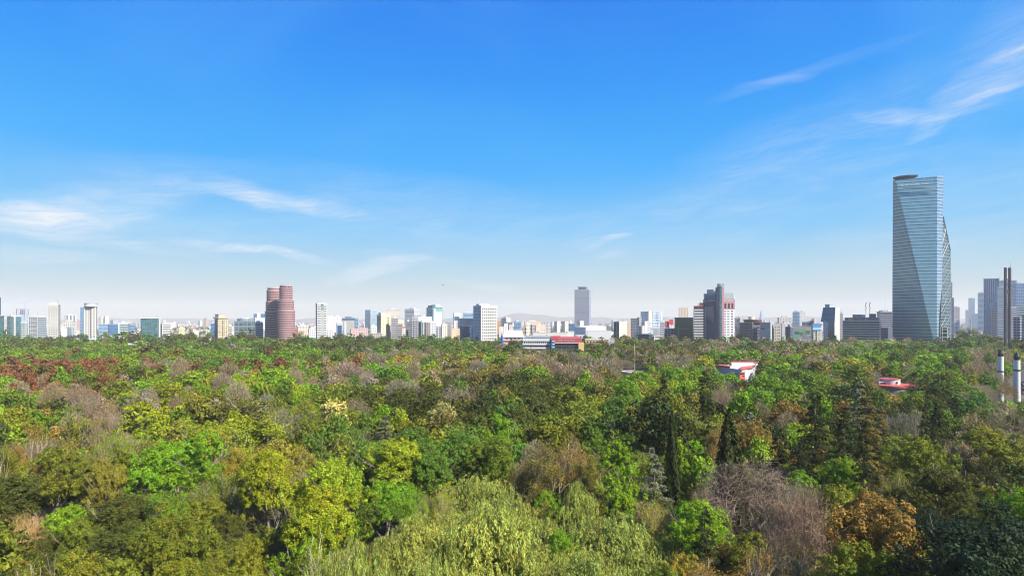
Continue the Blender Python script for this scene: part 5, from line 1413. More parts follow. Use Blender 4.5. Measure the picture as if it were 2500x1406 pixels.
b.pane('R', L * .30, L * .66, b.zt - 16, b.zt - 13.4, plain((.78, .74, .72)), 'plate_picture', .16, .3); b.pane('R', L * .71, L * .94, b.zt - 16, b.zt - 10.8, plain((.80, .70, .70)), 'plate_picture', .16, .3)
for (q, z, w_, h) in [(.38, 12.3, .12, 1.8), (.52, 14.2, .10, 1.6), (.76, 10.0, .12, 1.6), (.86, 14.0, .10, 1.8), (.76, 15.0, .06, 1.0)]:
    b.pane('R', L * q, L * (q + w_), b.zt - z - h / 2, b.zt - z + h / 2, plain((.62, .12, .12)), 'red_food', .24, .3)
dgt = plain((.05, .20, .05))
sign(b, 'R', L * .06, L * .30, b.zt - 7.6, "FARMACIA", dgt, .22); sign(b, 'R', L * .06, L * .56, b.zt - 9.7, "POR LO PRIMERO", dgt, .22)
b.windows('R', 3, 1, darkW, .15, .5, 2, 2, b.zt - 21, 18.5)

# billboard
D = 820
bb = empty('billboard', (WX(1994, D), D, 0), .0, "blue roadside billboard on a single dark pole", "billboard")
zc0, zc1 = WZ(807, D), WZ(790, D)
MB().tube((-.3, .5, 0), (-.3, .5, zc0), .8, .8, 10).build('pole', plain((.10, .13, .10)), bb)
MB().box((.1, 0, (zc0 + zc1) / 2), (12.6, 1.0, zc1 - zc0)).build('panel', plain((.05, .28, .55), .5), bb)
MB().box((.1, -.62, zc0 + 3.0), (12.2, .16, 3.4)).build('pale_strip', plain((.45, .70, .82), .6), bb)
put('lettering', text_mesh("COME BIEN", plain((.85, .90, .95)), 9.4, .08), bb, (-5.2, -.85, zc0 + 3.3)); MB().box((.1, 0, zc0 - .3), (12.9, 2.0, .5)).build('catwalk', plain((.06, .09, .10)), bb)
rs = empty('round_sign', (WX(1982, 900), 900, 0), 0, "round red and white rooftop sign with a crown of lights", "sign")
zc = WZ(794, 900); mb = MB(); n = 24
ring = [(4.6 * math.cos(2 * math.pi * k / n), 3.9 * math.sin(2 * math.pi * k / n)) for k in range(n)]
for i in range(n):
    (x0, z0), (x1, z1) = ring[i], ring[(i + 1) % n]; mb.quad((x0, -.5, zc + z0), (x1, -.5, zc + z1), (x1, .5, zc + z1), (x0, .5, zc + z0))
mb.poly([(x, -.5, zc + z) for x, z in ring]); mb.poly([(x, .5, zc + z) for x, z in reversed(ring)]); mb.build('disc', plain((.62, .06, .10), .5), rs)
MB().box((0, -.7, zc), (6.2, .2, 2.6)).build('white_plate', plain((.82, .70, .70)), rs); MB().cyl((0, 0), 2.6, zc + 4.0, zc + 7.2, 14).build('crown', plain((.62, .40, .34)), rs); MB().tube((0, .8, 0), (0, .8, zc - 3), .5, .5, 6).build('pole', plain((.2, .2, .2)), rs)
ps = empty('poster', (WX(2005.4, 880), 880, 0), 0, "tall white poster with an orange-red emblem beside the blue billboard", "poster")
MB().box((0, 0, WZ(797, 880)), (5.0, .5, 14)).build('sheet', plain((.82, .80, .76)), ps); MB().box((0, -.4, WZ(792, 880)), (3.2, .2, 2.4)).build('emblem', plain((.70, .20, .10)), ps); MB().box((0, .6, WZ(804, 880) / 2), (3, .6, WZ(804, 880))).build('support_wall', wht, ps)

# slanted glass office
D = 930
b = Bld('office_tower', "slanted blue glass office with white sloping side and roof drum", D, 2003, 2037.5, 2050.5, 750, cat="office tower", rel=R_(62))
zt = b.zt; f = b.foot(); zk = zt * .62
side_m = plain((.62, .61, .60)); gm = facade((.04, .08, .15), (.14, .24, .36), 3.9, 30, .985, .62, .6, .1, .5)
# body whose front leans back above the kink
mb = MB(); lean = -b.u * 0; 
def at(r, l, z):
    p = b.C + b.u * r + b.v * l; return (p.x - b.off.x, p.y - b.off.y, z)
Lr, Ll = b.Lr, b.Ll; k_ = Lr * .16
P0, P1, P2, P3 = (0, 0), (Lr, 0), (Lr, Ll), (0, Ll)
q = lambda a, b_, c, d_: None
mb.quad(at(0, Ll, 0), at(0, 0, 0), at(0, 0, zk), at(0, Ll, zk), [(0, 0), (Ll, 0), (Ll, zk), (0, zk)])
mb.quad(at(0, Ll, zk), at(0, 0, zk), at(k_, 0, zt), at(k_, Ll - 3, zt), [(0, zk), (Ll, zk), (Ll, zt), (0, zt)])
mb.build('glass_front', gm, b.root)
mb = MB(); mb.poly([at(0, 0, 0), at(Lr, 0, 0), at(Lr, 0, zt), at(k_, 0, zt), at(0, 0, zk)]); mb.poly([at(Lr, Ll, 0), at(0, Ll, 0), at(0, Ll, zk), at(k_, Ll - 3, zt), at(Lr, Ll - 3, zt)])
mb.quad(at(Lr, 0, 0), at(Lr, Ll, 0), at(Lr, Ll - 3, zt), at(Lr, 0, zt)); mb.build('side_wall', side_m, b.root)
MB().poly([at(k_, 0, zt), at(Lr, 0, zt), at(Lr, Ll - 3, zt), at(k_, Ll - 3, zt)]).build('roof', pale, b.root)
b.top('roof_block', facade((.6, .62, .65), (.15, .2, .28), 2.2, 30, .95, .5, .3), .2, .8, .42, .75, 5.2)
# black striped office
D = 840
b = Bld('office_block', "long low office of black glass bands between white sills", D, 2057, 2149.5, 2152.5, 783, cat="office block", rel=R_(86))
b.body(plain((.035, .037, .045), .25, .2)); b.roof(pale, .6, .2)
z = b.zt - .2; i = 0
while z > 2:
    b.pane('L', -.1, b.Ll + .1, z - 1.15, z, plain((.66, .68, .70)), 'sill_band', .7, .9); z -= 3.45
    i += 1
b.pane('L', -.2, 1.0, 0, b.zt, plain((.66, .68, .70)), 'end_frame', .8, 1.2)
b.top('penthouse', plain((.20, .20, .21)), .1, .95, .08, .95, 4.2, .6); b.top('penthouse_glass', facade((.22, .26, .3), (.25, .38, .5), 6, 4.5, .75, .8, .4), .2, .8, .50, .74, 4.6, 4.8)
b.top('lift_house', plain((.16, .16, .18)), .2, .8, .14, .30, 5.5, 4.8); b.top('yellow_awning', plain((.62, .42, .16)), -.05, .1, .72, .84, 3.4, .6)
b.top('cooling_unit', plain((.6, .6, .55)), .2, .6, .42, .50, 4.2, 4.8)
for (px, yt, y0) in ((2114, 737, 778), (2123.5, 737, 764)):
    m_ = empty('antenna_mast', (WX(px, D + 8), D + 8, 0), 0, "left-hand rooftop antenna mast on the black striped office" if px < 2120 else "right-hand rooftop antenna mast on the black striped office", "mast")
    z0, z1 = b.zt + .5, WZ(yt, D)
    MB().tube((0, 0, z0), (0, 0, z1), .35, .2, 4).build('pole', plain((.38, .36, .36)), m_)
    for k in range(5):
        a = k * 1.9; MB().box((.7 * math.cos(a), .7 * math.sin(a), z1 - 1.5 - k * 2.4), (.5, .9, 1.6), a).build('antenna', plain((.5, .5, .5)), m_)
m_ = empty('antenna_mast', (WX(2163, 1010), 1010, 0), 0, "hair-thin mast on the purple-grey block beside the tallest tower", "mast")
MB().tube((0, 0, WZ(763, 1010)), (0, 0, WZ(726, 1010)), .25, .12, 4).build('pole', plain((.6, .6, .62)), m_)
pl_ = MB().box((0, 0, WZ(799, 800) / 2), (5, 4, WZ(799, 800)), -.5).build('concrete_pylon', plain((.52, .54, .56)))
pl_.location = (WX(2173.5, 800), 800, 0); tag(pl_, "plain pale concrete pylon at the foot of the tallest glass tower", "pylon")

# ---- the tallest glass tower
bt = math.atan((2240 - CX) / F); D0 = 985.0                      # distance along the tower's own bearing
su, cu_ = math.sin(bt), math.cos(bt)
def TP(px, py, t):
    k = (px - CX) / F; y = (D0 + t) / (k * su + cu_)
    return Vector((k * y, y, CH + (HY - py) / F * y))
def TZ(px, z, t):
    k = (px - CX) / F; y = (D0 + t) / (k * su + cu_)
    return Vector((k * y, y, z))
org = TZ(2240, 0, 20)
tw = empty('glass_skyscraper', org, 0, "tallest glass tower, twisted top, rooftop helipad and braced side", "skyscraper")
def tower_glass(tint, name):
    m = bpy.data.materials.new(name); m.use_nodes = True; t = NT(m.node_tree)
    g_ = t.n('ShaderNodeNewGeometry'); s = t.n('ShaderNodeSeparateXYZ'); t.put(s.inputs[0], g_.outputs['Position'])
    fh = 4.62; v = t.m('DIVIDE', s.outputs[2], fh); cv = t.m('FRACT', v)
    al = t.m('ADD', t.m('MULTIPLY', s.outputs[0], cu_), t.m('MULTIPLY', s.outputs[1], -su)); u = t.m('DIVIDE', al, 1.5); cu2 = t.m('FRACT', u)
    span = t.m('LESS_THAN', cv, .20); mull = t.m('LESS_THAN', cu2, .10)
    cc = t.n('ShaderNodeCombineXYZ'); t.put(cc.inputs[0], t.m('FLOOR', t.m('DIVIDE', u, 2.0))); t.put(cc.inputs[1], t.m('FLOOR', v))
    wn = t.n('ShaderNodeTexWhiteNoise', noise_dimensions='2D'); t.put(wn.inputs['Vector'], cc.outputs[0])
    dark = t.m('GREATER_THAN', wn.outputs[0], .996)
    base = t.mix(1.0, tint + (1,), t.m('ADD', .94, t.m('MULTIPLY', wn.outputs[0], .12)), 'MULTIPLY')
    base = t.mix(t.m('MULTIPLY', dark, .55), base, (.03, .06, .08, 1))
    base = t.mix(t.m('MULTIPLY', mull, .18), base, (.10, .18, .22, 1))
    base = t.mix(t.m('MULTIPLY', span, .88), base, (.02, .05, .075, 1))
    b_ = t.n('ShaderNodeBsdfPrincipled'); t.put(b_.inputs['Base Color'], base); b_.inputs['Metallic'].default_value = .35; b_.inputs['Roughness'].default_value = .2
    o = t.n('ShaderNodeOutputMaterial'); t.put(o.inputs[0], b_.outputs[0]); return m
def rel(v): return tuple(Vector(v) - org)
GA = tower_glass((.19, .36, .44), "tower_glass"); GB = GA
zb = 0.0
A0 = TP(2180, 441, 0); A1 = TP(2187, 440, -1.0); B1 = TP(2288, 430.5, 12)          # top edge
# the shaded facet leans back towards the ground, the sunlit one keeps upright: the crease runs from the top corner to the far foot
botL = TZ(2178, zb, 52); midL = TP(2174.5, 700, 14); botR = TZ(2287, zb, 12); topL2 = TP(2186, 452, -1)
crease_n = 24
mbA, mbB = MB(), MB()
mbA.poly([rel(p) for p in (A0, botL, botR, A1)])
mbB.poly([rel(p) for p in (A1, botR, B1)])
mbA.build('shaded_facet', GA, tw); mbB.build('sunlit_facet', GB, tw)
# corner return strip that twists inward
ret = [(2304, 427, 2288, 430.5), (2303.5, 460, 2288, 460), (2301.8, 530, 2287.8, 530), (2301, 600, 2287.6, 600), (2300.5, 690, 2287.4, 690), (2294, 760, 2287.2, 760)]
mb = MB()
rg = [(TP(c, d_, 12), TP(a, b__, 24)) for a, b__, c, d_ in ret] + [(botR, TZ(2291, zb, 26))]
for (l0, r0), (l1, r1) in zip(rg, rg[1:]): mb.quad(rel(l1), rel(r1), rel(r0), rel(l0))
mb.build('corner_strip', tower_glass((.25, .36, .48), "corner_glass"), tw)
# body behind: flank with braces
flank = [(2301.8, 528), (2320, 612), (2320.5, 700), (2320, 832)]
top_in, bot_in = TP(2301.8, 528, 6), TZ(2291, zb, 10)
mb = MB()
outer = [TP(2302, 528, 28), TP(2319.5, 612, 60), TP(2320.3, 720, 60), TZ(2320, zb, 60)]
inner = [TP(2301.2, 528, 26), TP(2300, 612, 26), TP(2299, 720, 26), TZ(2292, zb, 26)]
for i in range(3): mb.quad(rel(inner[i + 1]), rel(outer[i + 1]), rel(outer[i]), rel(inner[i]))
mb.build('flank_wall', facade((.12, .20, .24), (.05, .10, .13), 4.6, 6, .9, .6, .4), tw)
for o_ in tw.children:
    if o_.name.startswith('flank_wall'):
        me = o_.data; uvl = me.uv_layers[0].data
        for lp in me.loops:
            v_ = me.vertices[lp.vertex_index].co; uvl[lp.index].uv = (v_.x + v_.y, v_.z)
# concrete edges and steel diagonals
stl = plain((.30, .36, .38), .5)
mb = MB()
for i in range(3): mb.tube(rel(outer[i]), rel(outer[i + 1]), 1.1, 1.1, 5)
mb.build('concrete_edge', stl, tw)
def fl(f, s):                                      # point on the flank: f 0..1 down, s 0..1 out
    segs = [(0, .27), (.27, .62), (.62, 1.0)]
    for i, (a, b_) in enumerate(segs):
        if f <= b_ or i == 2:
            q = (f - a) / (b_ - a); I = inner[i].lerp(inner[i + 1], q); O = outer[i].lerp(outer[i + 1], q); v = I.lerp(O, s)
            v.y -= 1.2; v.x -= .6; return v
N_ = 8
for i in range(N_):
    f0, f1 = .10 + .88 * i / N_, .10 + .88 * (i + 1) / N_
    MB().tube(rel(fl(f1, .02)), rel(fl(f0, .98)), .42, .42, 4).build('brace', stl, tw)
    MB().tube(rel(fl((f0 + f1) / 2 + .02, .02)), rel(fl(f0, .55)), .25, .25, 4).build('brace', stl, tw)
    MB().tube(rel(fl(f0, 0)), rel(fl(f0, 1)), .35, .35, 4).build('tie_beam', stl, tw)
# sides and back that close the body, seen from a step aside
bk = [TZ(2184, 0, 62), TZ(2316, 0, 62)]
zA, zB = A0.z, B1.z
mb = MB(); 
bl_, br_ = bk[0], bk[1]
mb.poly([rel(v) for v in (Vector((bl_.x, bl_.y, 0)), botL, A0, Vector((bl_.x, bl_.y, zA)))])
mb.poly([rel(v) for v in (Vector((br_.x, br_.y, 0)), Vector((bl_.x, bl_.y, 0)), Vector((bl_.x, bl_.y, zA)), Vector((br_.x, br_.y, 150)))])
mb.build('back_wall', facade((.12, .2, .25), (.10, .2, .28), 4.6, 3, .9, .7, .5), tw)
mb = MB(); mb.poly([rel(v) for v in (A0, A1, B1, TP(2304, 436, 24), Vector((bl_.x, bl_.y, zA)))]); mb.build('roof', plain((.3, .32, .35)), tw)
# rooftop helipad and its struts
hp = TP(2207, 437, 12); hr = 25 / F * D0 * .80
oct_ = [(hr * math.cos(math.pi * (k + .5) / 4) * (1.25 if math.cos(math.pi * (k + .5) / 4) > .5 else 1), hr * .75 * math.sin(math.pi * (k + .5) / 4)) for k in range(8)]
pad = MB().prism(oct_, 1.8, 3.0).build('helipad', plain((.02, .045, .10), .6), tw); pad.location = rel(hp); pad.rotation_euler = (0, 0, -bt)
mb = MB(); inn = [(x * .55, y * .55) for x, y in oct_]
for i in range(8):
    j = (i + 1) % 8; mb.quad((*inn[i], -2), (*inn[j], -2), (*oct_[j], 1.8), (*oct_[i], 1.8))
o_ = mb.build('helipad_skirt', plain((.02, .05, .11), .6), tw); o_.location = rel(hp); o_.rotation_euler = (0, 0, -bt)
MB().tube(rel(hp + Vector((8, 0, 2.5))), rel(hp + Vector((8, 0, 9))), .25, .1, 4).build('antenna', plain((.3, .3, .35)), tw)
# lettering under the roofline
me = text_mesh("THE RITZ-CARLTON", plain((.80, .90, .88), .4), 77 / F * D0 * cu_ * .0 + 1.0, .0)
p0, p1 = TP(2190, 456, -3), TP(2264, 456, 6); dirv = (p1 - p0); Lx = dirv.length
me = text_mesh("THE RITZ-CARLTON", plain((.80, .90, .88), .4), Lx, .4)
put('lettering', me, tw, rel(p0 + Vector((0, -1.5, 0))), math.atan2(dirv.y, dirv.x))
q0, q1 = TP(2204, 458.5, -1), TP(2285, 458, 9)
MB().tube(rel(q0), rel(q1), .55, .55, 4).build('terrace_ledge', plain((.45, .62, .60)), tw)

# ---- the lone grey tower
D = 2650
b = Bld('office_tower', "lone grey slab tower with a winged blue crown", D, 1402.5, 1438.5, 1442.5, 708, cat="office tower", rel=R_(82))
b.body(facade((.24, .27, .34), (.34, .38, .46), 4.0, 60, .985, .5, .4, .2, .25)); b.roof(plain((.45, .46, .5)), 3, .4)
dk = plain((.10, .14, .22))
for yy in (727.5, 762): b.pane('L', 1, b.Ll - 1, WZ(yy, D) - 1.4, WZ(yy, D) + 1.4, dk, 'plant_band', .5, 1)
b.top('crown_neck', plain((.10, .18, .32)), .15, .85, .22, .75, 9, 3); b.top('crown_wing', plain((.22, .28, .40)), -.05, 1.05, .20, .80, 2.6, 12); b.top('crown_rail', plain((.25, .33, .45)), .05, .95, .26, .74, 2.6, 14.6)
b.pane('R', .5, b.Lr - .5, 0, b.zt - 6, plain((.30, .34, .45)), 'side_wall', .4, 1)

# ---- the ribbed blue tower and the pylons by the avenue
b = Bld('glass_tower', "ribbed blue glass tower with white vertical fins", 1300, 2401, 2402, 2439, 682, cat="tower", rel=R_(6), depth=36)
b.body(facade((.10, .20, .38), (.12, .26, .46), 3.8, 3, .9, .7, .5)); b.roof(plain((.25, .35, .5)), 1.4, .2)
for k in range(8):
    t0 = b.Lr * k / 7; b.pane('R', t0 - .45, t0 + .45, 0, b.zt + (3 if k in (0, 7) else 0), plain((.50, .60, .72)), 'fin', 1.0, 1.6)
for k, (f0, f1) in enumerate(((.28, .62), (.62, .92))): b.pane('R', b.Lr * f0, b.Lr * f1, 0, b.zt * (.62 + .14 * k), facade((.07, .16, .32), (.10, .22, .42), 3.8, 3, .9, .7, .5), 'projecting_bay', 2.2, 3)
rb = b.pane('R', b.Lr * .02 + 28, b.Lr * .02 + 33, 30, 48, plain((.5, .07, .12)), 'red_banner', 4, 1)
for px, yt, lab in ((2455.8, 653, "left-hand dark slender pylon of the twin pair"), (2466.2, 653.5, "right-hand dark slender pylon of the twin pair, carrying the needle")):
    D = 640
    e_ = empty('pylon', (WX(px, D), D, 0), 0, lab, "pylon", "twin dark pylons by the avenue")
    m1, m2 = plain((.045, .04, .06), .5), plain((.10, .085, .11), .5)
    MB().box((-.75, 0, WZ(yt, D) / 2), (1.1, 2.4, WZ(yt, D))).build('shaft', m1, e_); MB().box((.35, .3, WZ(yt + 1.5, D) / 2), (1.0, 1.7, WZ(yt + 1.5, D))).build('shaft', m2, e_)
    if px > 2460:
        MB().tube((0, 0, WZ(yt, D)), (0, 0, WZ(641, D)), .2, .1, 4).build('needle', m1, e_)
        for yy in (682, 694, 712, 745): MB().box((-2.6, 0, WZ(yy, D)), (2.4, 1.4, 1.2 if yy != 712 else 3.6)).build('link_beam', m1, e_)
ag = empty('monument_column', (WX(2369.5, 1000), 1000, 0), 0, "slim pale victory column topped by a small golden figure in the avenue", "column")
MB().tube((0, 0, 0), (0, 0, WZ(783, 1000)), 1.3, 1.0, 10).build('shaft', plain((.62, .60, .56)), ag); MB().cyl((0, 0), 1.8, WZ(783, 1000), WZ(781.5, 1000), 10).build('capital', plain((.6, .56, .5)), ag)
mb = MB(); zt = WZ(781.5, 1000); mb.tube((0, 0, zt), (0, 0, zt + 2.6), .9, .45, 6).tube((0, 0, zt + 2.6), (0, 0, zt + 3.8), .4, .3, 6).tube((0, 0, zt + 2.2), (-1.6, .3, zt + 4.2), .4, .1, 4).tube((0, 0, zt + 2.2), (1.6, .3, zt + 4.4), .4, .1, 4).build('figure', plain((.62, .45, .16), .4, .5), ag)

# ---- museum quarter in the middle
D = 700
b = Bld('hall', "cream hall with a big pitched roof, window row and brick band", D, 1228, 1228.5, 1278, 822, cat="hall", rel=R_(2), depth=40)
b.body(plain((.76, .70, .62))); Lr = b.Lr
mb = MB()
z0, z1 = b.zt - .3, WZ(806, D + 20) 
mb.poly([at_ for at_ in [(*b._p(b.C + b.u * -.5 - b.v * 1), z0), (*b._p(b.C + b.u * (Lr + .5) - b.v * 1), z0), (*b._p(b.C + b.u * (Lr - 1.8) + b.v * 20), z1), (*b._p(b.C + b.u * 2 + b.v * 20), z1)]])
mb.poly([(*b._p(b.C + b.u * (Lr + .5) + b.v * 41), z0), (*b._p(b.C + b.u * -.5 + b.v * 41), z0), (*b._p(b.C + b.u * 2 + b.v * 20), z1), (*b._p(b.C + b.u * (Lr - 1.8) + b.v * 20), z1)])
mb.poly([(*b._p(b.C + b.u * (Lr + .5) - b.v * 1), z0), (*b._p(b.C + b.u * (Lr + .5) + b.v * 41), z0), (*b._p(b.C + b.u * (Lr - 1.8) + b.v * 20), z1)])
mb.poly([(*b._p(b.C + b.u * -.5 + b.v * 41), z0), (*b._p(b.C + b.u * -.5 - b.v * 1), z0), (*b._p(b.C + b.u * 2 + b.v * 20), z1)])
mb.build('roof', plain((.80, .74, .66)), b.root)
b.windows('R', 14, 1, glassW, .6, .8, 1.5, .5, b.zt - 3.4, .9)
b.pane('R', 0, Lr, b.zt - 6.4, b.zt - 4.4, plain((.42, .10, .08)), 'brick_band', .3)
sp = empty('blue_pylon', (WX(1225.5, 680), 680, 0), 0, "bright blue pointed pylon shaped like a flame beside the cream hall", "pylon")
prof = [(4.3, 0), (4.6, 10), (4.5, 16), (3.6, 22), (2.4, 27), (1.0, 31.5), (0.1, WZ(807, 680))]
mb = MB()
for (r0, z0), (r1, z1) in zip(prof, prof[1:]):
    for k in range(10):
        a0, a1 = 2 * math.pi * k / 10, 2 * math.pi * (k + 1) / 10; r0_, r1_ = r0 / 2, r1 / 2
        mb.quad((r0_ * math.cos(a0), r0_ * math.sin(a0), z0), (r0_ * math.cos(a1), r0_ * math.sin(a1), z0), (r1_ * math.cos(a1), r1_ * math.sin(a1), z1), (r1_ * math.cos(a0), r1_ * math.sin(a0), z1))
mb.build('shell', plain((.02, .10, .45), .4), sp)
b = Bld('striped_building', "long low building of white bands over dark ribbon windows", 690, 1276, 1343.5, 1345, 827, cat="museum building", rel=R_(88))
b.body(plain((.05, .05, .055), .3)); z = b.zt + .2
for k, h in enumerate((3.0, 2.0, 2.0, 2.0, 2.0)):
    b.pane('L', -.1, b.Ll + .1, max(0, z - h), z, plain((.80, .79, .77)), 'white_band', .8, 1.2); z -= h + 2.6
for k in range(14): b.pane('L', 2 + k * b.Ll / 14.5, 2.8 + k * b.Ll / 14.5, b.zt - 5.2, b.zt - 3.4, plain((.6, .6, .6)), 'post', .3)
b = Bld('stair_tower', "blue and white stair tower joining the striped and red buildings", 685, 1345, 1345.6, 1354, 828, cat="stair tower", rel=R_(4), depth=10)
b.body(plain((.03, .14, .36), .5)); 
for k in range(4): b.pane('R', b.Lr * .35, b.Lr, b.zt - 3.0 - k * 3.6, b.zt - 1.6 - k * 3.6, wht, 'white_band', .4)
b = Bld('red_building', "red upper storey with white lettering over a black glass ground floor", 688, 1344, 1345, 1420, 825, cat="museum building", rel=R_(2), depth=26)
rm = plain((.56, .06, .07), .7); b.body(rm, z0=WZ(838, 688)); MB().prism(b.foot(b.Lr * .1, b.Lr * .98, 1, 25), 0, WZ(838, 688) - .05).build('glass_floor', facade((.04, .05, .07), (.04, .06, .09), 3.3, 3, .9, .8, .4), b.root)
b.top('upper_box', rm, 0, .32, .1, .6, 1.6); b.pane('R', -.1, b.Lr, WZ(837.5, 688), WZ(836, 688), wht, 'white_sill', .5)
b.pane('R', b.Lr * .22, b.Lr * .99, b.zt - .9, b.zt - .3, plain((.72, .35, .33)), 'pale_line', .25)
sign(b, 'R', b.Lr * .24, b.Lr * .78, b.zt - 3.6, "MUSEO TECNOLOGICO", plain((.85, .75, .72)), .3)
b = Bld('yellow_block', "plain yellow end block beside the red building", 684, 1411.5, 1412.5, 1426, 836, cat="building", rel=R_(5), depth=16)
b.body(plain((.80, .56, .22)))
for (nm, lab, d, xl, xc, xr, yt, c, wn) in [
    ('long_building', "long cream low building behind the striped one with a row of dark windows", 800, 1270, 1270.5, 1352, 820, (.78, .73, .64), 1),
    ('long_building', "flat cream roofline beyond the long cream low building", 980, 1300, 1301, 1386, 813, (.78, .72, .62), 0),
    ('low_building', "low yellowish building with dark doorways right of the yellow block", 760, 1428, 1429, 1486, 829, (.66, .48, .26), 1),
    ('low_building', "pale blue-grey low shed at the end of the yellowish building", 760, 1484, 1485, 1500, 830, (.52, .56, .66), 0),
    ('low_building', "small white building with blue trim in front of the big white hall", 850, 1404, 1405, 1438, 818, (.66, .74, .82), 1),
    ('low_building', "small white box building beyond cream rooftops", 980, 1318, 1319, 1334, 812, (.72, .80, .80), 0),
    ('low_building', "white low building at the big white hall's corner", 1000, 1382, 1384, 1402, 810, (.76, .73, .68), 0)]:
    b = Bld(nm, lab, d, xl, xc, xr, yt, cat="building", rel=R_(3), depth=18)
    b.body(plain(c)); b.roof(plain((.72, .70, .66)), .5, .2)
    if wn: b.windows('R', max(4, int(b.Lr / 4)), 1, darkW, .5, .6, 1, 1, b.zt - 4.2, 1.2)
# big white hall
b = Bld('exhibition_hall', "big white windowless hall with a rising roof", 1150, 1402, 1430, 1480, 797, cat="hall", rel=R_(20))
b.body(plain((.80, .80, .80)), z1=b.zt - 2); f = b.foot(); zt = b.zt - 2
mb = MB(); hs = [0, 5, 3.0, 0]
mb.quad((*f[0], zt), (*f[1], zt), (*f[1], zt + 2.5), (*f[0], zt + .5)); mb.quad((*f[1], zt), (*f[2], zt), (*f[2], zt + 4.0), (*f[1], zt + 2.5)); mb.quad((*f[2], zt), (*f[3], zt), (*f[3], zt + 1), (*f[2], zt + 4)); mb.quad((*f[3], zt), (*f[0], zt), (*f[0], zt + .5), (*f[3], zt + 1))
mb.quad((*f[0], zt + .5), (*f[1], zt + 2.5), (*f[2], zt + 4), (*f[3], zt + 1)); mb.build('roof', plain((.80, .80, .79)), b.root)
b.pane('R', 0, b.Lr, 10, 14, plain((.12, .13, .15)), 'dark_band', .3)  # dark slab across the lower wall
b = Bld('low_building', "white low terrace wing at the foot of the big white hall", 1100, 1432, 1434, 1492, 808, cat="building", rel=R_(5), depth=20)
b.body(plain((.78, .77, .74))); b.roof(plain((.74, .73, .70)), .5, .2)

# ---- within the park
# white low roofs with the cable mast at the left
D = 840
b = Bld('pavilion', "long white flat roof held by a cable mast behind park trees", D, 163, 164, 305, 827.5, cat="pavilion", rel=R_(3), depth=30)
b.body(plain((.35, .36, .36)), z1=b.zt - 1.6, pad=-2.0); b.roof(plain((.80, .80, .78)), .1, .0); MB().prism(b.foot(), b.zt - 1.6, b.zt - .02).build('roof_fascia', plain((.82, .82, .80)), b.root)
cm_ = empty('cable_mast', (WX(233, D - 12), D - 12, 0), 0, "white mast with fanning cables over the long white flat roof", "mast")
zt = WZ(816, D); MB().tube((0, 0, 0), (0, 0, zt), 1.1, .7, 8).build('mast', wht, cm_)
for k in range(-5, 6):
    if k: MB().tube((0, 0, zt - .5), (k * 4.2, 4, WZ(829, D)), .16, .16, 3).build('cable', plain((.7, .7, .72)), cm_)
b = Bld('pavilion', "white vaulted roof peeping over trees under the teal glass cube", 700, 312, 313, 366, 838, cat="pavilion", rel=R_(3), depth=24)
b.body(plain((.66, .62, .56)), z1=b.zt - .3)
mb = MB(); n = 10
for i in range(n):
    a0, a1 = i / n, (i + 1) / n; h = lambda q: 2.2 * math.sin(math.pi * q)
    p = lambda q, l: b._p(b.C + b.u * b.Lr * (.25 + .75 * q) + b.v * l)
    mb.quad((*p(a0, 0), b.zt - .2 + h(a0)), (*p(a1, 0), b.zt - .2 + h(a1)), (*p(a1, 24), b.zt - .2 + h(a1)), (*p(a0, 24), b.zt - .2 + h(a0)))
mb.build('vault', plain((.80, .77, .70)), b.root)
# flagpole and round white building
D = 440
c = Vector((WX(1543.5, D), D)); rb_ = empty('round_pavilion', (c.x, c.y, 0), 0, "round white pavilion with a shallow disc roof among the trees", "pavilion")
MB().cyl((0, 0), 6.6, 0, 7.6, 32).build('wall', plain((.74, .70, .66)), rb_); MB().cyl((0, 0), 8.4, 7.6, 8.7, 40).build('roof', plain((.76, .73, .70)), rb_)
MB().cyl((-1.2, -1.2), 2.4, 8.7, 8.95, 20, 4.5).build('red_ring', plain((.55, .14, .12)), rb_)
fp = empty('flagpole', (c.x, c.y - 9, 0), 0, "tall red and white banded flagpole in front of the round white pavilion", "flagpole")
zs = [0, 8, 15, 22, WZ(838, D)]
for i in range(4): MB().tube((0, 0, zs[i]), (0, 0, zs[i + 1] - .01), .22, .18, 8).build('pole_section', plain((.55, .13, .10)) if i == 0 else (plain((.5, .34, .28)) if i == 2 else wht), fp)
# red-roofed gallery
D = 430
g_ = empty('gallery', (WX(1800, D), D, 0), 0, "white curved gallery with red roof edges beneath dark conifers", "building")
cg = Vector((WX(1800, D), D))
def gp(px, d, z): return (WX(px, d) - cg.x, d - cg.y, z)
z1 = WZ(895, D)
wl_ = MB(); red = plain((.58, .12, .08), .8, 0, .3, .8)
wl_.prism([gp(1752, D + 8, 0)[:2], gp(1811, D - 22, 0)[:2], gp(1838, D - 6, 0)[:2], gp(1846, D + 26, 0)[:2], gp(1790, D + 34, 0)[:2]], 0, z1 - .4)
wl_.build('wall', plain((.74, .70, .74)), g_)
rf = MB(); rf.prism([gp(1750, D + 7, 0)[:2], gp(1782, D - 8, 0)[:2], gp(1784, D + 3, 0)[:2], gp(1758, D + 14, 0)[:2]], z1 - .3, z1 + .8); rf.build('roof', red, g_)
MB().prism([gp(1808, D - 25, 0)[:2], gp(1839.5, D - 8, 0)[:2], gp(1842, D + 3, 0)[:2], gp(1806, D - 12, 0)[:2]], z1 - .3, z1 + .7).build('roof', red, g_)
MB().prism([gp(1784, D + 26, 0)[:2], gp(1850, D + 22, 0)[:2], gp(1852, D + 34, 0)[:2], gp(1786, D + 36, 0)[:2]], z1 + .2, z1 + 1.4).build('roof', red, g_)
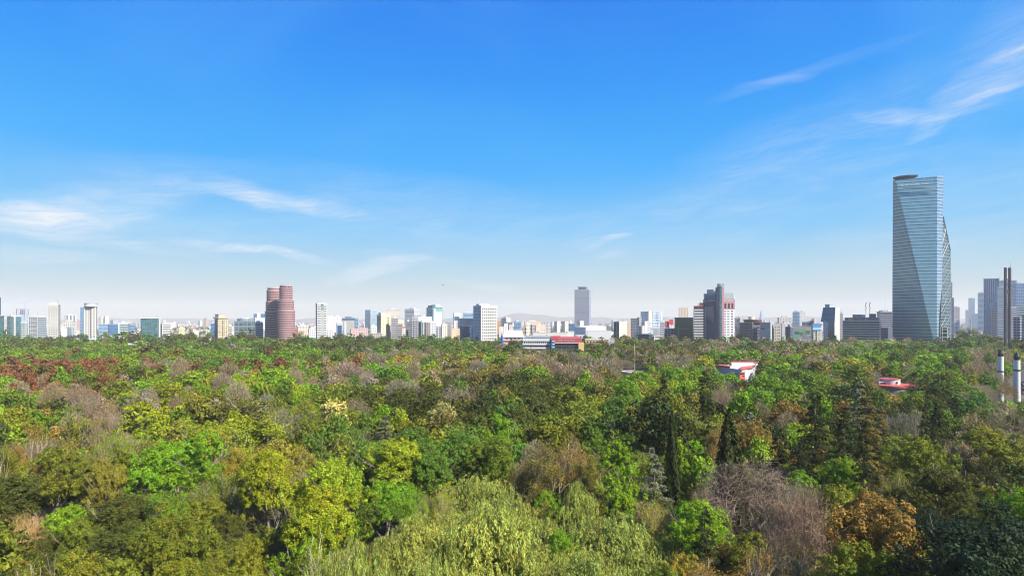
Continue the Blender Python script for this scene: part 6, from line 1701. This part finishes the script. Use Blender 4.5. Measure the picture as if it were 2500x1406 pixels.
MB().prism([gp(1786, D + 12, 0)[:2], gp(1848, D + 10, 0)[:2], gp(1850, D + 21, 0)[:2], gp(1786, D + 25, 0)[:2]], z1 - .3, z1 + 1.2).build('inner_wall', plain((.80, .78, .74)), g_)
MB().prism([gp(1806, D - 44, 0)[:2], gp(1818, D - 40, 0)[:2], gp(1819, D - 28, 0)[:2], gp(1808, D - 30, 0)[:2]], 0, WZ(911, D - 40)).build('porch', red, g_)
# ring-roofed gallery
D = 330
c = Vector((WX(2178, D), D)); rg_ = empty('ring_gallery', (c.x, c.y, 0), -.2, "low round gallery with a broad red terrace and white drum", "building")
z1 = WZ(938, D)
MB().cyl((0, 0), 10.6, 0, z1 - .9, 40).build('wall', plain((.30, .28, .26)), rg_); MB().cyl((0, 0), 11.2, z1 - .9, z1, 48).build('terrace', plain((.60, .09, .06), .8, 0, .25, 1.0), rg_)
MB().cyl((0, 2.5), 4.9, z1, z1 + 2.9, 36).build('drum', plain((.78, .74, .70)), rg_)
mb = MB(); n = 36
for i in range(n):
    a0, a1 = 2 * math.pi * i / n, 2 * math.pi * (i + 1) / n
    P = lambda r, a, z: (r * math.cos(a), 2.5 + r * math.sin(a), z)
    mb.quad(P(2.2, a0, z1 + 3.0), P(5.2, a0, z1 + 3.0), P(5.2, a1, z1 + 3.0), P(2.2, a1, z1 + 3.0)); mb.quad(P(5.2, a0, z1 + 2.91), P(5.2, a1, z1 + 2.91), P(5.2, a1, z1 + 3.0), P(5.2, a0, z1 + 3.0))
mb.build('drum_roof', plain((.62, .10, .07), .8), rg_); MB().cyl((0, 2.5), 2.2, z1 + 2.9, z1 + 2.95, 20).build('opening_disc', plain((.05, .04, .04)), rg_)  # opening drawn as a dark disc, its inner shade put into the colour
MB().box((1.6, -2.45, z1 + 1.2), (.6, .3, 1.2)).build('door', plain((.04, .03, .03)), rg_)
MB().box((-5.2, .2, z1 + .7), (3.6, 2.2, 1.4)).build('side_room', plain((.78, .72, .62)), rg_); MB().box((-5.2, -.95, z1 + .55), (2.2, .2, .9)).build('side_window', plain((.06, .03, .03)), rg_)
# white columns with black flames
for (px, w_, yt, yb, d) in ((2443, 12, 852, 866, 312), (2482.5, 13.4, 858, 875, 302)):
    e_ = empty('memorial_column', (WX(px, d), d, 0), 0, "farther white memorial column, half veiled by branches, with black flame top" if px < 2460 else "nearer white memorial column with a black ring and black flame top", "column", "white memorial columns with black flame tops")
    r = w_ / 2 / F * d; zt = WZ(yb + 4, d); zr = WZ(908 if px < 2460 else 905, d)
    MB().tube((0, 0, 0), (0, 0, zr), r * 1.06, r * 1.0, 20).build('shaft', plain((.80, .78, .72)), e_); MB().tube((0, 0, zr), (0, 0, zr + .7), r * 1.12, r * 1.12, 20).build('ring', plain((.05, .05, .05)), e_)
    MB().tube((0, 0, zr + .7), (0, 0, zt), r * 1.0, r * .96, 20).build('upper_shaft', plain((.80, .78, .72)), e_)
    mb = MB(); fz = zt; hh = WZ(yt, d) - zt; rr0 = random.Random(int(px))
    mb.tube((0, 0, fz), (0, 0, fz + hh * .45), r * .80, r * .9, 10); mb.tube((0, 0, fz + hh * .45), (0, 0, fz + hh), r * .9, .1, 10)
    for k in range(26):
        a = k * 2.4; z = fz + hh * (.12 + .75 * k / 26); q = r * (1.0 - .55 * max(0, k / 26 - .4))
        mb.tube((q * .6 * math.cos(a), q * .6 * math.sin(a), z), (q * 1.12 * math.cos(a + .5), q * 1.12 * math.sin(a + .5), z + .55), .22, .04, 5)
    mb.build('flame', plain((.02, .02, .024), .5), e_)

# ---- low city between and behind the towers: far-off rooftops that read as one mass
def far_city():
    r = random.Random(12); groups = {}
    cols_ = [('white', 'win'), ('pcream', 'win'), ('lgrey', 'win'), ((.72, .52, .42), 'win'), ('white', 'dgrey'), ((.60, .42, .36), 'win'), ((.46, .45, .46), 'win'), ('pcream', 'dgrey')]
    for i in range(2600):
        d = math.sqrt(r.uniform(980 ** 2, 5600 ** 2)) if r.random() < .7 else r.uniform(980, 2200)
        px = r.uniform(-60, 2560)
        if 2334 < px < 2392 and d < 4500: continue
        if any(a < px < b_ and abs(d - dd) < 50 for a, b_, dd in ((1155, 1215, 890), (1715, 1795, 850), (2170, 2322, 985), (648, 720, 930))): continue
        if 1395 < px < 1485 and 1050 < d < 1320: continue
        h = r.uniform(5, 13) + (r.random() < .14) * r.uniform(4, 14) + (d > 2500) * (r.random() < .12) * r.uniform(8, 34) + (d > 1500) * 2
        k = r.randrange(len(cols_)); mb = groups.setdefault(k, MB())
        x, y, wv, dv, a = WX(px, d), d, r.uniform(9, 26), r.uniform(9, 22), r.uniform(-.2, 1.2)
        mb.box((x, y, h / 2), (wv, dv, h), a)
        if r.random() < .6: mb.box((x + r.uniform(-3, 3), y + r.uniform(-3, 3), h + 1.1), (r.uniform(2, 6), r.uniform(2, 6), 2.2), a)
    full = MB(); mats = []; idx = []
    for k, mb in groups.items():
        o0 = len(full.v); full.v += mb.v; full.uv += mb.uv; full.f += [tuple(i + o0 for i in f_) for f_ in mb.f]
        idx += [len(mats)] * len(mb.f); wc, gc = cols_[k]; mats.append(facade(col(wc), col(gc), 3.2, 3.4, .5, .42, .15))
    me = full.mesh(mats[0], 'distant_city')
    for m_ in mats[1:]: me.materials.append(m_)
    me.polygons.foreach_set('material_index', idx)
    tag(put('distant_city', me), "sprawl of pale low rooftops reaching the horizon", "city", None, "stuff")
far_city()

# ---- small things in the park
def tent(px, py, d, w_, c, lab, nm='tent'):
    z = WZ(py, d); e_ = empty(nm, (WX(px, d), d, 0), .4, lab, nm)
    mb = MB(); h = w_ / 2
    for s0, s1 in (((-h, -h), (h, -h)), ((h, -h), (h, h)), ((h, h), (-h, h)), ((-h, h), (-h, -h))): mb.poly([(*s0, z - w_ * .25), (*s1, z - w_ * .25), (0, 0, z + w_ * .16)])
    mb.build('canopy', plain(c, .7), e_)
    for sx in (-1, 1):
        for sy in (-1, 1): MB().tube((sx * h * .95, sy * h * .95, 0), (sx * h * .95, sy * h * .95, z - w_ * .25), .06, .06, 5).build('leg', plain((.6, .6, .6)), e_)
tent(2072, 1302, 95, 2.6, (.45, .58, .90), "pale blue market tent glimpsed through rusty branches")
tent(2186, 1306, 95, 1.8, (.30, .48, .90), "smaller bright blue market tent beside the lilac one")
tent(2214, 1310, 93, 2.8, (.60, .58, .92), "lilac market tent behind a small leafless shrub")
tent(122, 1064, 205, 3.4, (.06, .10, .62), "deep blue market tent in a gap of the wood")
# flock of nothing, one bird
bd = MB(); bd.tube((-.5, 0, 0), (.5, 0, 0), .16, .05, 6); bd.poly([(-.1, 0, 0), (.2, 0, 0), (.0, .9, .35)]); bd.poly([(.2, 0, 0), (-.1, 0, 0), (.0, -.9, .35)]); bd.poly([(-.5, 0, 0), (-.8, .15, 0), (-.8, -.15, 0)])
o_ = bd.build('bird', plain((.05, .05, .05))); o_.location = (WX(1081, 420), 420, WZ(695.5, 420)); o_.scale = (1.3, 1.3, 1.3); tag(o_, "single dark bird gliding over the city skyline", "bird")
# cars on the avenue by the columns
def car_meshes():
    return None
paint = {}
def car(x, y, rz, c, lab):
    e_ = empty('parked_car', (x, y, .03), rz, lab, "car", "cars on the avenue by the memorial columns")
    bm_ = plain(c, .3, .2, .05)
    mb = MB(); prof = [(-2.1, .35), (2.1, .35), (2.15, .75), (1.2, .92), (-1.9, .95), (-2.15, .7)]
    for s in (-.85, .85): mb.poly([(x_, s, z_) for x_, z_ in (prof if s < 0 else reversed(prof))])
    for (a, b_) in zip(prof, prof[1:] + prof[:1]): mb.quad((a[0], -.85, a[1]), (a[0], .85, a[1]), (b_[0], .85, b_[1]), (b_[0], -.85, b_[1]))
    mb.build('body', bm_, e_)
    mb = MB(); pr = [(-1.6, .94), (1.0, .91), (.4, 1.42), (-1.1, 1.45)]
    for s in (-.75, .75): mb.poly([(x_, s, z_) for x_, z_ in (pr if s < 0 else reversed(pr))])
    for (a, b_) in zip(pr, pr[1:] + pr[:1]): mb.quad((a[0], -.75, a[1]), (a[0], .75, a[1]), (b_[0], .75, b_[1]), (b_[0], -.75, b_[1]))
    mb.build('cabin', plain((.05, .06, .08), .15, .3), e_)
    for sx in (-1.35, 1.3):
        for sy in (-.86, .86): MB().tube((sx, sy - .1, .33), (sx, sy + .1, .33), .33, .33, 10).build('wheel', plain((.02, .02, .02)), e_)
rv = random.Random(3)
for i, (px, d, c, cn) in enumerate([(2492, 372, (.7, .7, .7), 'white'), (2497, 385, (.5, .05, .05), 'red'), (2491, 398, (.03, .03, .04), 'black'), (2496, 410, (.35, .37, .4), 'silver'), (2490, 424, (.08, .14, .3), 'blue'), (2498, 436, (.75, .75, .74), 'pearl white')]):
    car(WX(px, d), d, 2.1 + rv.uniform(-.1, .1), c, "%s car on the avenue beside the nearer memorial column" % cn)
